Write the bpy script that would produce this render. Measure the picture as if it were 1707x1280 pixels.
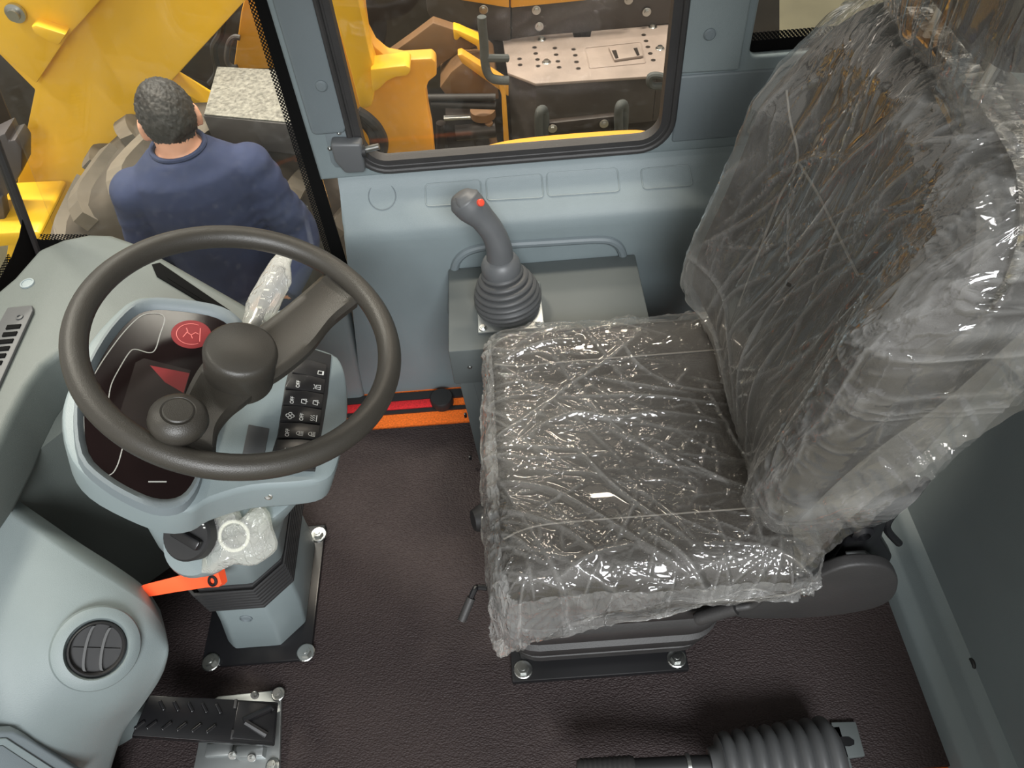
import bpy, bmesh, math, random
from mathutils import Vector, Matrix, noise
import numpy as np
random.seed(7)
PI = math.pi
for o in list(bpy.data.objects): bpy.data.objects.remove(o)
S = bpy.context.scene
C = S.collection
V = Vector

# ------------------------------------------------------------------ camera
CX, CY, FPX, HCAM = 853.5, 640.0, 1284.0, 1.5
def _n(v): return V(v).normalized()
_Y = _n((748-CX, -950-CY, FPX)); _zd = V((950-CX, 1670-CY, FPX)); _zd = (_zd-_zd.dot(_Y)*_Y).normalized()
_Z = -_zd; _X = _Y.cross(_Z)                      # world axes expressed in camera axes (x right, y down, z forward)
RW = Matrix((_X, _Y, _Z))                         # world = RW @ cam
cam_d = bpy.data.cameras.new('camera'); cam = bpy.data.objects.new('camera', cam_d); C.objects.link(cam)
cam_d.sensor_width = 36.0; cam_d.lens = 36.0*FPX/1707.0; cam_d.clip_start = 0.02; cam_d.clip_end = 200
mw = (RW @ Matrix(((1,0,0),(0,-1,0),(0,0,-1)))).to_4x4(); mw.translation = (0, 0, HCAM)
cam.matrix_world = mw
S.camera = cam
def ray(u, v): return RW @ V(((u-CX)/FPX, (v-CY)/FPX, 1.0))
def at(u, v, **k):
    """world point where the sight line through a photo pixel meets the plane x=, y= or z="""
    d = ray(u, v); o = V((0, 0, HCAM)); a = list(k)[0]; i = 'xyz'.index(a)
    return o + d*((k[a]-o[i])/d[i])
def atp(u, v, p, n):
    d = ray(u, v); o = V((0, 0, HCAM)); n = V(n); return o + d*((V(p)-o).dot(n)/d.dot(n))

# ------------------------------------------------------------------ light
S.view_settings.view_transform = 'Standard'; S.view_settings.look = 'None'
S.view_settings.gamma = 1.0; S.view_settings.use_curve_mapping = False
S.view_settings.exposure = 0.12
W = bpy.data.worlds.new('hall_daylight'); S.world = W; W.use_nodes = True
W.node_tree.nodes['Background'].inputs[0].default_value = (1.0, 0.97, 0.93, 1)
W.node_tree.nodes['Background'].inputs[1].default_value = 0.7
def area(name, loc, target, sx, sy, power, col):
    l = bpy.data.lights.new(name, 'AREA'); l.shape = 'RECTANGLE'; l.size = sx; l.size_y = sy; l.energy = power; l.color = col
    o = bpy.data.objects.new(name, l); C.objects.link(o); o.location = loc
    o.rotation_euler = (V(target)-V(loc)).to_track_quat('-Z', 'Y').to_euler(); return o
area('hall_gate_daylight', (0.5, -3.0, 3.7), (-0.1, 0.8, 0.3), 1.9, 1.3, 285, (0.95, 0.98, 1.0))
for lx, ly, lz, pw in ((-2.2, 3.2, 5.2, 320), (0.9, 3.0, 5.2, 150), (-0.9, 4.6, 4.9, 40), (0.3, 4.6, 4.9, 40), (1.5, 4.6, 4.9, 40), (-2.6, 1.2, 4.6, 60)):
    area('added_hall_light', (lx, ly, lz), (lx*0.5, 1.2, 0.2), 0.9, 0.28, pw, (1.0, 0.95, 0.87))  # unseen overhead lamps, added for fill and for glints in the film

# ------------------------------------------------------------------ materials
def lin(c): return tuple(((x/255)/12.92 if x/255 <= 0.04045 else ((x/255+0.055)/1.055)**2.4) for x in c)
def mat(name, rgb, rough=0.5, metal=0.0, var=0.06, vscale=14, bump=0.0, bscale=200, coat=0.0, stretch=None, spec=0.5):
    m = bpy.data.materials.new(name); m.use_nodes = True; nt = m.node_tree; b = nt.nodes['Principled BSDF']
    c = lin(rgb)
    tc = nt.nodes.new('ShaderNodeTexCoord'); src = tc.outputs['Object']
    if stretch:
        mp = nt.nodes.new('ShaderNodeMapping'); mp.inputs['Scale'].default_value = stretch; nt.links.new(src, mp.inputs[0]); src = mp.outputs[0]
    n = nt.nodes.new('ShaderNodeTexNoise'); n.inputs['Scale'].default_value = vscale; n.inputs['Detail'].default_value = 6
    nt.links.new(src, n.inputs['Vector'])
    r = nt.nodes.new('ShaderNodeMapRange'); r.inputs[1].default_value = 0.3; r.inputs[2].default_value = 0.7
    r.inputs[3].default_value = 1-var; r.inputs[4].default_value = 1+var; nt.links.new(n.outputs[0], r.inputs[0])
    mx = nt.nodes.new('ShaderNodeVectorMath'); mx.operation = 'SCALE'; mx.inputs[0].default_value = c
    nt.links.new(r.outputs[0], mx.inputs['Scale']); nt.links.new(mx.outputs[0], b.inputs['Base Color'])
    b.inputs['Roughness'].default_value = rough; b.inputs['Metallic'].default_value = metal
    b.inputs['Coat Weight'].default_value = coat; b.inputs['Specular IOR Level'].default_value = spec
    if bump:
        n2 = nt.nodes.new('ShaderNodeTexNoise'); n2.inputs['Scale'].default_value = bscale; n2.inputs['Detail'].default_value = 3
        nt.links.new(src, n2.inputs['Vector'])
        bp = nt.nodes.new('ShaderNodeBump'); bp.inputs['Strength'].default_value = bump; bp.inputs['Distance'].default_value = 0.002
        nt.links.new(n2.outputs[0], bp.inputs['Height']); nt.links.new(bp.outputs[0], b.inputs['Normal'])
    return m
M = {}
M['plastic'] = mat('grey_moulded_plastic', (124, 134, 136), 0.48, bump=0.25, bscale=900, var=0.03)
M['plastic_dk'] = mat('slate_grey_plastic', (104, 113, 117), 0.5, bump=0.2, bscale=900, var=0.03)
M['pod'] = mat('pale_grey_plastic', (120, 131, 133), 0.42, bump=0.15, bscale=900, var=0.03)
M['dash'] = mat('dashboard_plastic_darkened', (86, 92, 89), 0.5, bump=0.25, bscale=900, var=0.03)  # same plastic as the wall, darkened to offset strong light on the cowl
M['wall'] = mat('wall_plastic_lightened', (117, 128, 131), 0.5, bump=0.25, bscale=900, var=0.03)  # same plastic as the dash, lightened where too little light falls
M['plastic_lobe'] = mat('lower_dash_plastic_darkened', (113, 123, 124), 0.5, bump=0.25, bscale=900, var=0.03)  # same plastic again, toned down against the light from the door side
M['trimline'] = mat('pressed_panel_edge', (148, 162, 166), 0.45, var=0.02)
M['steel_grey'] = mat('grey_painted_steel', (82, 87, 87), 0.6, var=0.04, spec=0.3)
M['black'] = mat('black_plastic', (32, 32, 33), 0.55, var=0.08)
M['matte'] = mat('matt_black_slot', (14, 14, 14), 0.9, spec=0.08)
M['rubber'] = mat('black_rubber', (46, 45, 45), 0.55, var=0.12, bump=0.2, bscale=300)
M['boot'] = mat('grey_rubber_boot', (72, 73, 74), 0.5, var=0.08)
M['wheel'] = mat('steering_wheel_foam', (52, 49, 44), 0.42, var=0.06, bump=0.2, bscale=700)
M['joy'] = mat('dark_grey_grip', (86, 88, 90), 0.45, var=0.05)
M['blackpaint'] = mat('satin_black_paint', (22, 22, 24), 0.3, var=0.1)
M['chrome'] = mat('zinc_plated_steel', (190, 192, 190), 0.28, metal=1.0, var=0.12)
M['zinc'] = mat('dull_zinc_plate', (168, 172, 172), 0.4, metal=0.85, var=0.1)
M['leather'] = mat('charcoal_vinyl', (45, 42, 39), 0.55, var=0.08, bump=0.35, bscale=420)
M['thread'] = mat('pale_stitching', (112, 108, 102), 0.7)
M['yellow'] = mat('yellow_machine_paint', (244, 192, 50), 0.36, var=0.05, vscale=3)
M['yellow2'] = mat('deep_yellow_machine_paint', (228, 166, 58), 0.4, var=0.06, vscale=3)
M['tan'] = mat('dusty_brown_steel', (122, 92, 62), 0.6, var=0.15, vscale=8)
M['dkgrey'] = mat('dark_grey_machine_paint', (74, 70, 68), 0.5, var=0.08, vscale=6)
M['gunk'] = mat('oily_black_steel', (40, 34, 30), 0.45, var=0.3, vscale=10)
M['orange'] = mat('orange_floor_paint', (235, 110, 28), 0.7, var=0.25, vscale=220, bump=0.6, bscale=300)
M['red'] = mat('red_carpet', (196, 30, 36), 0.8, var=0.3, vscale=260, bump=0.6, bscale=300)
M['lever'] = mat('orange_red_lever', (250, 92, 52), 0.35, var=0.03)
M['cap'] = mat('red_button', (214, 74, 52), 0.4)
M['white'] = mat('white_print', (225, 225, 220), 0.6, var=0.02)
M['greyprint'] = mat('grey_print', (150, 150, 146), 0.6, var=0.02)
M['screen'] = mat('smoked_display_glass', (24, 17, 17), 0.14, var=0.15, vscale=12, spec=0.15)
M['redreflect'] = mat('dull_red_reflection', (118, 42, 44), 0.4, var=0.1, spec=0.15)
M['pinkprint'] = mat('pink_dial_lines', (205, 110, 105), 0.4)
M['lcd'] = mat('dark_lcd', (34, 28, 27), 0.3, var=0.1, spec=0.12)
M['switch'] = mat('black_rocker', (38, 37, 37), 0.34, var=0.05)
M['tyre'] = mat('dusty_tyre_rubber', (86, 78, 68), 0.75, var=0.25, vscale=7, bump=0.3, bscale=60)
M['lug'] = mat('worn_lug_rubber', (112, 103, 90), 0.7, var=0.25, vscale=7)
M['skin'] = mat('skin', (214, 158, 130), 0.5, var=0.06, vscale=20)
M['hair'] = mat('short_dark_hair', (44, 40, 36), 0.6, var=0.45, vscale=60, bump=1.0, bscale=120)
M['navy'] = mat('navy_jersey', (47, 56, 86), 0.85, var=0.08, vscale=25, bump=0.3, bscale=40)
M['trousers'] = mat('dark_trousers', (38, 40, 46), 0.85)
M['shoe'] = mat('black_shoe', (26, 26, 26), 0.5)
M['ground'] = mat('stained_concrete', (108, 102, 80), 0.8, var=0.25, vscale=1.6)
M['eye'] = mat('eye', (40, 30, 26), 0.2)

def mat_mat():                                     # floor mat: dark brown-black rubber with a fine pebble grain
    m = mat('pebbled_floor_mat', (48, 40, 40), 0.6, spec=0.22); nt = m.node_tree; b = nt.nodes['Principled BSDF']
    tc = nt.nodes.new('ShaderNodeTexCoord'); mp = nt.nodes.new('ShaderNodeMapping'); mp.inputs['Scale'].default_value = (210, 360, 210)
    vo = nt.nodes.new('ShaderNodeTexVoronoi'); vo.inputs['Scale'].default_value = 1.0; vo.inputs['Randomness'].default_value = 1.0
    nt.links.new(tc.outputs['Object'], mp.inputs[0]); nt.links.new(mp.outputs[0], vo.inputs['Vector'])
    inv = nt.nodes.new('ShaderNodeMath'); inv.operation = 'SUBTRACT'; inv.inputs[0].default_value = 1.0; nt.links.new(vo.outputs['Distance'], inv.inputs[1])
    bp = nt.nodes.new('ShaderNodeBump'); bp.inputs['Strength'].default_value = 0.85; bp.inputs['Distance'].default_value = 0.002
    nt.links.new(inv.outputs[0], bp.inputs['Height']); nt.links.new(bp.outputs[0], b.inputs['Normal'])
    return m
M['mat'] = mat_mat()

def two_sided_fresnel(nt, ior):                     # same reflectance from either face of a thin sheet
    g = nt.nodes.new('ShaderNodeNewGeometry'); r = nt.nodes.new('ShaderNodeMapRange'); r.inputs[3].default_value = ior; r.inputs[4].default_value = 1/ior
    f = nt.nodes.new('ShaderNodeFresnel'); nt.links.new(g.outputs['Backfacing'], r.inputs[0]); nt.links.new(r.outputs[0], f.inputs[0]); return f
def glass(name, tint, dust=0.04, ior=1.45):
    m = bpy.data.materials.new(name); m.use_nodes = True; nt = m.node_tree; nt.nodes.clear()
    out = nt.nodes.new('ShaderNodeOutputMaterial'); tr = nt.nodes.new('ShaderNodeBsdfTransparent'); tr.inputs[0].default_value = (*tint, 1)
    df = nt.nodes.new('ShaderNodeBsdfDiffuse'); df.inputs[0].default_value = (0.8, 0.8, 0.78, 1)
    tc = nt.nodes.new('ShaderNodeTexCoord'); n = nt.nodes.new('ShaderNodeTexNoise'); n.inputs['Scale'].default_value = 60; n.inputs['Detail'].default_value = 8
    nt.links.new(tc.outputs['Object'], n.inputs['Vector'])
    cr = nt.nodes.new('ShaderNodeMapRange'); cr.inputs[1].default_value = 0.55; cr.inputs[2].default_value = 0.8; cr.inputs[3].default_value = dust*0.5; cr.inputs[4].default_value = dust*4
    nt.links.new(n.outputs[0], cr.inputs[0])
    m1 = nt.nodes.new('ShaderNodeMixShader'); nt.links.new(cr.outputs[0], m1.inputs[0]); nt.links.new(tr.outputs[0], m1.inputs[1]); nt.links.new(df.outputs[0], m1.inputs[2])
    fr = two_sided_fresnel(nt, ior)
    gl = nt.nodes.new('ShaderNodeBsdfGlossy'); gl.inputs['Roughness'].default_value = 0.02
    m2 = nt.nodes.new('ShaderNodeMixShader'); nt.links.new(fr.outputs[0], m2.inputs[0]); nt.links.new(m1.outputs[0], m2.inputs[1]); nt.links.new(gl.outputs[0], m2.inputs[2])
    nt.links.new(m2.outputs[0], out.inputs[0]); return m
M['glass'] = glass('clear_window_glass', (0.98, 0.98, 0.95), 0.007)
M['glass_t'] = glass('smoked_window_glass', (0.96, 0.93, 0.88), 0.006)

def film(name, milk=0.10, milk2=0.34, stretch=(9, 3, 9), rot=(0, 0, 0.5), bump=1.0, rough=0.16, tint=(0.93, 0.92, 0.9), ior=1.45):
    """thin creased polythene: see-through, faintly milky, glinting along its creases"""
    m = bpy.data.materials.new(name); m.use_nodes = True; nt = m.node_tree; nt.nodes.clear(); N = nt.nodes.new; L = nt.links.new
    out = N('ShaderNodeOutputMaterial'); tc = N('ShaderNodeTexCoord')
    def ridged(scale, st, rt, det=4, wd=0.035):
        mp = N('ShaderNodeMapping'); mp.inputs['Scale'].default_value = st; mp.inputs['Rotation'].default_value = rt; L(tc.outputs['Object'], mp.inputs[0])
        n = N('ShaderNodeTexNoise'); n.inputs['Scale'].default_value = scale; n.inputs['Detail'].default_value = det; n.inputs['Distortion'].default_value = 0.6; L(mp.outputs[0], n.inputs['Vector'])
        a = N('ShaderNodeMath'); a.operation = 'SUBTRACT'; L(n.outputs[0], a.inputs[0]); a.inputs[1].default_value = 0.5
        b = N('ShaderNodeMath'); b.operation = 'ABSOLUTE'; L(a.outputs[0], b.inputs[0])
        c = N('ShaderNodeMapRange'); c.inputs[1].default_value = 0.0; c.inputs[2].default_value = wd; c.inputs[3].default_value = 1.0; c.inputs[4].default_value = 0.0; L(b.outputs[0], c.inputs[0])
        return c.outputs[0]
    r1 = ridged(1.6, stretch, rot); r2 = ridged(3.4, (stretch[0]*1.6, stretch[1]*1.2, stretch[2]), (rot[0], rot[1], rot[2]-1.0)); r3 = ridged(9, (1, 1, 1), (0, 0, 0), 1, 0.02)
    def add(a, b, k):
        x = N('ShaderNodeMath'); x.operation = 'MULTIPLY_ADD'; L(b, x.inputs[0]); x.inputs[1].default_value = k; L(a, x.inputs[2]); return x.outputs[0]
    h = add(add(r1, r2, 0.5), r3, 0.12)
    bp = N('ShaderNodeBump'); bp.inputs['Strength'].default_value = bump; bp.inputs['Distance'].default_value = 0.0025; L(h, bp.inputs['Height'])
    tr = N('ShaderNodeBsdfTransparent'); tr.inputs[0].default_value = (*tint, 1)
    df = N('ShaderNodeBsdfDiffuse'); df.inputs[0].default_value = (0.86, 0.86, 0.84, 1); L(bp.outputs[0], df.inputs['Normal'])
    tl = N('ShaderNodeBsdfTranslucent'); tl.inputs[0].default_value = (0.86, 0.86, 0.84, 1); L(bp.outputs[0], tl.inputs['Normal'])
    md = N('ShaderNodeMixShader'); md.inputs[0].default_value = 0.4; L(df.outputs[0], md.inputs[1]); L(tl.outputs[0], md.inputs[2])
    big = N('ShaderNodeTexNoise'); big.inputs['Scale'].default_value = 7; big.inputs['Detail'].default_value = 5; L(tc.outputs['Object'], big.inputs['Vector'])
    pw = N('ShaderNodeMath'); pw.operation = 'POWER'; L(r1, pw.inputs[0]); pw.inputs[1].default_value = 3.0
    mr = N('ShaderNodeMapRange'); mr.inputs[1].default_value = 0.4; mr.inputs[2].default_value = 0.75; mr.inputs[3].default_value = milk; mr.inputs[4].default_value = milk2; L(big.outputs[0], mr.inputs[0])
    at_ = N('ShaderNodeAttribute'); at_.attribute_name = 'crease_glint'; fac = add(add(mr.outputs[0], pw.outputs[0], 0.05), at_.outputs['Fac'], 0.17)  # folds milkier along creases, which also paints in white glint streaks
    m1 = N('ShaderNodeMixShader'); L(fac, m1.inputs[0]); L(tr.outputs[0], m1.inputs[1]); L(md.outputs[0], m1.inputs[2])
    fr = two_sided_fresnel(nt, ior); L(bp.outputs[0], fr.inputs['Normal'])
    gl = N('ShaderNodeBsdfGlossy'); gl.inputs['Roughness'].default_value = rough; gl.inputs[0].default_value = (1, 1, 1, 1); L(bp.outputs[0], gl.inputs['Normal'])
    m2 = N('ShaderNodeMixShader'); L(fr.outputs[0], m2.inputs[0]); L(m1.outputs[0], m2.inputs[1]); L(gl.outputs[0], m2.inputs[2])
    L(m2.outputs[0], out.inputs[0]); return m
M['film_c'] = film('clear_polythene', 0.022, 0.075, (3, 9, 3), (0, 0, 0.62), bump=0.45, rough=0.055, ior=1.62)
M['film_hem'] = film('gathered_polythene', 0.15, 0.30, (14, 14, 5), (0, 0, 0.3), bump=0.6, rough=0.14)
M['film_b'] = film('clear_polythene_back', 0.05, 0.14, (3, 10, 2.5), (0.3, 0, 0), bump=0.45, rough=0.055, ior=1.62)
M['film_bag'] = film('milky_polythene_bag', 0.22, 0.5, (12, 12, 12), (0.4, 0.2, 0.3), bump=0.5, tint=(0.96, 0.96, 0.88))

def frit():
    m = bpy.data.materials.new('dotted_black_frit'); m.use_nodes = True; nt = m.node_tree; nt.nodes.clear(); N = nt.nodes.new; L = nt.links.new
    out = N('ShaderNodeOutputMaterial'); tc = N('ShaderNodeTexCoord'); sp = N('ShaderNodeSeparateXYZ'); L(tc.outputs['Object'], sp.inputs[0])
    def sn(o, k):
        a = N('ShaderNodeMath'); a.operation = 'MULTIPLY'; L(o, a.inputs[0]); a.inputs[1].default_value = k
        b = N('ShaderNodeMath'); b.operation = 'SINE'; L(a.outputs[0], b.inputs[0]); return b.outputs[0]
    xy = N('ShaderNodeMath'); xy.operation = 'ADD'; L(sp.outputs[0], xy.inputs[0]); L(sp.outputs[1], xy.inputs[1])
    p = N('ShaderNodeMath'); p.operation = 'MULTIPLY'; L(sn(xy.outputs[0], 900), p.inputs[0]); L(sn(sp.outputs[2], 900), p.inputs[1])
    g = N('ShaderNodeMath'); g.operation = 'GREATER_THAN'; L(p.outputs[0], g.inputs[0]); g.inputs[1].default_value = -0.05
    tr = N('ShaderNodeBsdfTransparent'); df = N('ShaderNodeBsdfDiffuse'); df.inputs[0].default_value = (0.012, 0.012, 0.012, 1)
    mx = N('ShaderNodeMixShader'); L(g.outputs[0], mx.inputs[0]); L(tr.outputs[0], mx.inputs[1]); L(df.outputs[0], mx.inputs[2]); L(mx.outputs[0], out.inputs[0]); return m
M['frit'] = frit()

# ------------------------------------------------------------------ mesh helpers
def finish(name, me, m, parent=None, smooth=True, angle=35):
    o = bpy.data.objects.new(name, me); C.objects.link(o)
    for x in (m if isinstance(m, (list, tuple)) else [m]): me.materials.append(M[x] if isinstance(x, str) else x)
    if smooth:
        for p in me.polygons: p.use_smooth = True
        me.set_sharp_from_angle(angle=math.radians(angle))
    if parent is not None: setpar(o, parent)
    return o
def setpar(o, parent):
    o.parent = parent
    p = parent; mtx = Matrix.Identity(4)
    chain = []
    while p: chain.append(p); p = p.parent
    for p in reversed(chain): mtx = mtx @ p.matrix_parent_inverse @ p.matrix_basis
    o.matrix_parent_inverse = mtx.inverted()
def obj(name, bm, m, parent=None, smooth=True, angle=35, recalc=True):
    if recalc: bmesh.ops.recalc_face_normals(bm, faces=bm.faces)
    me = bpy.data.meshes.new(name); bm.to_mesh(me); bm.free(); return finish(name, me, m, parent, smooth, angle)
def tag(o, label, cat, group=None):
    o['label'] = label; o['category'] = cat
    if group: o['group'] = group
    return o
def struct(o, label=None):
    o['kind'] = 'structure'
    if label: o['label'] = label
    return o
def thing(name, label, cat, loc=(0, 0, 0), group=None):
    o = bpy.data.objects.new(name, None); C.objects.link(o); o.location = loc; o.empty_display_size = 0.05
    return tag(o, label, cat, group)
def NB(): return bmesh.new()
def bev(bm, geom_edges, w, seg=2):
    if w > 0: bmesh.ops.bevel(bm, geom=list(geom_edges), offset=w, segments=seg, profile=0.5, affect='EDGES', clamp_overlap=True)
def merge(dst, src, mi=0):
    vs = {v: dst.verts.new(v.co) for v in src.verts}
    for f in src.faces:
        try:
            g = dst.faces.new([vs[v] for v in f.verts]); g.material_index = mi if mi else f.material_index
        except ValueError: pass
    src.free(); return dst
def box(bm, c, s, R=None, b=0.0, seg=2, mi=0):
    t = NB(); bmesh.ops.create_cube(t, size=1.0)
    for v in t.verts: v.co = V((v.co.x*s[0], v.co.y*s[1], v.co.z*s[2]))
    bev(t, t.edges, b, seg)
    R = R or Matrix.Identity(3)
    for v in t.verts: v.co = R @ v.co + V(c)
    return merge(bm, t, mi)
def loft(bm, rings, close=True, cap=True, mi=0):
    rr = [[bm.verts.new(p) for p in r] for r in rings]; n = len(rr[0])
    for a, b in zip(rr, rr[1:]):
        for i in range(n if close else n-1):
            f = bm.faces.new((a[i], a[(i+1) % n], b[(i+1) % n], b[i])); f.material_index = mi
    if cap and close:
        for r in (rr[0][::-1], rr[-1]):
            try: bm.faces.new(r).material_index = mi
            except ValueError: pass
    return bm
def frame(n):
    n = V(n).normalized(); a = V((0, 0, 1)).cross(n)
    if a.length < 1e-4: a = V((1, 0, 0))
    a.normalize(); return a, n.cross(a), n
def lathe(bm, o, axis, prof, seg=32, mi=0):
    a, b, n = frame(axis); o = V(o)
    return loft(bm, [[o+n*h+(a*math.cos(t)+b*math.sin(t))*max(r, 1e-5) for t in [2*PI*i/seg for i in range(seg)]] for r, h in prof], mi=mi)
def tube(bm, pts, r, seg=10, closed=False, mi=0, flat=1.0):
    pts = [V(p) for p in pts]; n = len(pts); rings = []
    up = None
    for i, p in enumerate(pts):
        if closed: t = (pts[(i+1) % n]-pts[i-1]).normalized()
        else: t = ((pts[i+1] if i < n-1 else p)-(pts[i-1] if i else p)).normalized()
        if up is None:
            up = V((0, 0, 1)) if abs(t.z) < 0.9 else V((1, 0, 0))
        u = (up-t*up.dot(t)).normalized(); up = u; w = t.cross(u)
        rr = r[i] if isinstance(r, (list, tuple)) else r
        rings.append([p+(u*math.cos(a)*flat+w*math.sin(a))*rr for a in [2*PI*k/seg for k in range(seg)]])
    if closed: rings.append(rings[0][:]); loft(bm, rings, cap=False, mi=mi); bmesh.ops.remove_doubles(bm, verts=bm.verts, dist=1e-6)
    else: loft(bm, rings, mi=mi)
    return bm
def spline(pts, n=8, closed=False):
    pts = [V(p) for p in pts]; N = len(pts); out = []
    for i in range(N if closed else N-1):
        p0 = pts[i-1] if (i or closed) else pts[0]; p1 = pts[i]; p2 = pts[(i+1) % N]; p3 = pts[(i+2) % N] if (closed or i+2 < N) else pts[-1]
        for k in range(n):
            t = k/n; out.append(0.5*((2*p1)+(p2-p0)*t+(2*p0-5*p1+4*p2-p3)*t*t+(3*p1-p0-3*p2+p3)*t**3))
    if not closed: out.append(pts[-1])
    return out
def slab(bm, pts, depth, b=0.0, seg=2, mi=0):
    """closed outline (3D, planar) pushed out by the vector depth"""
    t = NB(); d = V(depth)
    a = [t.verts.new(V(p)) for p in pts]; c = [t.verts.new(V(p)+d) for p in pts]; n = len(pts)
    t.faces.new(a[::-1]); t.faces.new(c)
    for i in range(n): t.faces.new((a[i], a[(i+1) % n], c[(i+1) % n], c[i]))
    bmesh.ops.recalc_face_normals(t, faces=t.faces)
    if b:
        es = [e for e in t.edges if len(e.link_faces) == 2 and e.calc_face_angle(0) > 0.45]; bev(t, es, b, seg)
    return merge(bm, t, mi)
def rrect(x0, x1, z0, z1, r, n=5):
    out = []
    for cx, cz, a0 in ((x1-r, z1-r, 0), (x0+r, z1-r, PI/2), (x0+r, z0+r, PI), (x1-r, z0+r, 1.5*PI)):
        for k in range(n+1): a = a0+PI/2*k/n; out.append((cx+r*math.cos(a), cz+r*math.sin(a)))
    return out
def holed(name, outlines, to3d, extr, m, parent=None, bevel=0.0):
    """flat plate with holes: first outline is the border, others are holes"""
    cu = bpy.data.curves.new(name, 'CURVE'); cu.dimensions = '2D'; cu.fill_mode = 'BOTH'; cu.extrude = extr; cu.bevel_depth = bevel; cu.bevel_resolution = 2
    for ol in outlines:
        sp = cu.splines.new('POLY'); sp.points.add(len(ol)-1); sp.use_cyclic_u = True
        for p, q in zip(sp.points, ol): p.co = (q[0], q[1], 0, 1)
    o = bpy.data.objects.new('tmp', cu); C.objects.link(o); dg = bpy.context.evaluated_depsgraph_get(); dg.update()
    me = bpy.data.meshes.new_from_object(o.evaluated_get(dg)); bpy.data.objects.remove(o); bpy.data.curves.remove(cu)
    for v in me.vertices: v.co = to3d(v.co)
    me.materials.clear(); me.name = name
    b = NB(); b.from_mesh(me); bmesh.ops.remove_doubles(b, verts=b.verts, dist=1e-5); bmesh.ops.recalc_face_normals(b, faces=b.faces); b.to_mesh(me); b.free()
    return finish(name, me, m, parent)
def gridsurf(bm, f, nu, nv, mi=0):
    g = [[bm.verts.new(f(i/nu, j/nv)) for j in range(nv+1)] for i in range(nu+1)]
    for i in range(nu):
        for j in range(nv): bm.faces.new((g[i][j], g[i+1][j], g[i+1][j+1], g[i][j+1])).material_index = mi
    return g
def ctrlgrid(rows, n=6):
    """smooth surface through rows of control points (Catmull-Rom both ways)"""
    a = [spline(r, n) for r in rows]
    cols = list(zip(*a)); b = [spline(c, n) for c in cols]
    return list(zip(*b))
def instance(name, me, loc, R=None, parent=None):
    o = bpy.data.objects.new(name, me); C.objects.link(o)
    mt = (R or Matrix.Identity(3)).to_4x4(); mt.translation = loc; o.matrix_basis = mt
    if parent is not None: setpar(o, parent)
    return o
def fr(n, up=(0, 0, 1)):                            # rotation whose local z is n
    n = V(n).normalized(); u = V(up)
    if abs(u.dot(n)) > 0.95: u = V((0, 1, 0))
    x = u.cross(n).normalized(); y = n.cross(x); return Matrix((x, y, n)).transposed()
def bolt_mesh(r=0.008, h=0.007, washer=0.013, name='bolt', m='chrome'):
    bm = NB(); lathe(bm, (0, 0, 0), (0, 0, 1), [(washer, 0), (washer, 0.002), (washer*0.9, 0.003), (r, 0.003)], 20)
    loft(bm, [[V((r*math.cos(a), r*math.sin(a), z)) for a in [PI/3*k for k in range(6)]] for z in (0.003, 0.003+h)])
    lathe(bm, (0, 0, 0), (0, 0, 1), [(r*0.5, 0.002+h), (r*0.5, 0.005+h)], 12)
    bmesh.ops.recalc_face_normals(bm, faces=bm.faces)
    me = bpy.data.meshes.new(name); bm.to_mesh(me); bm.free(); me.materials.append(M[m]); return me
BOLT = bolt_mesh(); BOLT_S = bolt_mesh(0.005, 0.004, 0.008); BOLT_B = bolt_mesh(0.011, 0.008, 0.018)
def text_mesh(s, size):
    cu = bpy.data.curves.new('t', 'FONT'); cu.body = s; cu.size = size; cu.align_x = 'CENTER'; cu.align_y = 'CENTER'
    o = bpy.data.objects.new('tmp', cu); C.objects.link(o); dg = bpy.context.evaluated_depsgraph_get(); dg.update()
    me = bpy.data.meshes.new_from_object(o.evaluated_get(dg)); bpy.data.objects.remove(o); bpy.data.curves.remove(cu)
    r = [(v.co.x, v.co.y) for v in me.vertices], [tuple(p.vertices) for p in me.polygons]; bpy.data.meshes.remove(me); return r

# ================================================================== the cab shell
bm = box(NB(), (-0.12, 0.745, -0.034), (1.66, 0.99, 0.05)); struct(obj('floor', bm, 'orange'), 'orange painted cab floor showing beyond the dark mat')
bm = box(NB(), (-0.12, 0.10, -0.04), (1.66, 0.298, 0.06), b=0.006); struct(obj('trim_1', bm, 'steel_grey'), 'grey steel door sill along the near edge of the floor')
bm = NB(); slab(bm, [(-0.93, 0.285, -0.008), (0.695, 0.285, -0.008), (0.685, 1.10, -0.008), (-0.93, 1.10, -0.008)], (0, 0, 0.008))
tag(obj('floor_mat', bm, 'mat', smooth=False), 'dark brown pebble-grained rubber mat covering the cab floor', 'mat')
bm = box(NB(), (-0.33, 1.172, -0.005), (0.30, 0.024, 0.008), b=0.002); tag(obj('carpet_strip', bm, 'red'), 'bright red strip on the floor along the right wall', 'strip')
bm = box(NB(), (-0.28, 1.153, -0.0065), (0.44, 0.010, 0.005)); box(bm, (-0.28, 1.197, -0.0055), (0.44, 0.024, 0.007)); tag(obj('foam_seal', bm, 'black'), 'black foam strips edging the red strip on the floor', 'seal')
bm = lathe(NB(), at(737, 668, z=0), (0, 0, 1), [(0.028, -0.008), (0.029, 0.012), (0.026, 0.017), (0.0, 0.018)]); tag(obj('floor_plug', bm, 'black'), 'round black plug on the floor beside the grey console box', 'plug')

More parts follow.
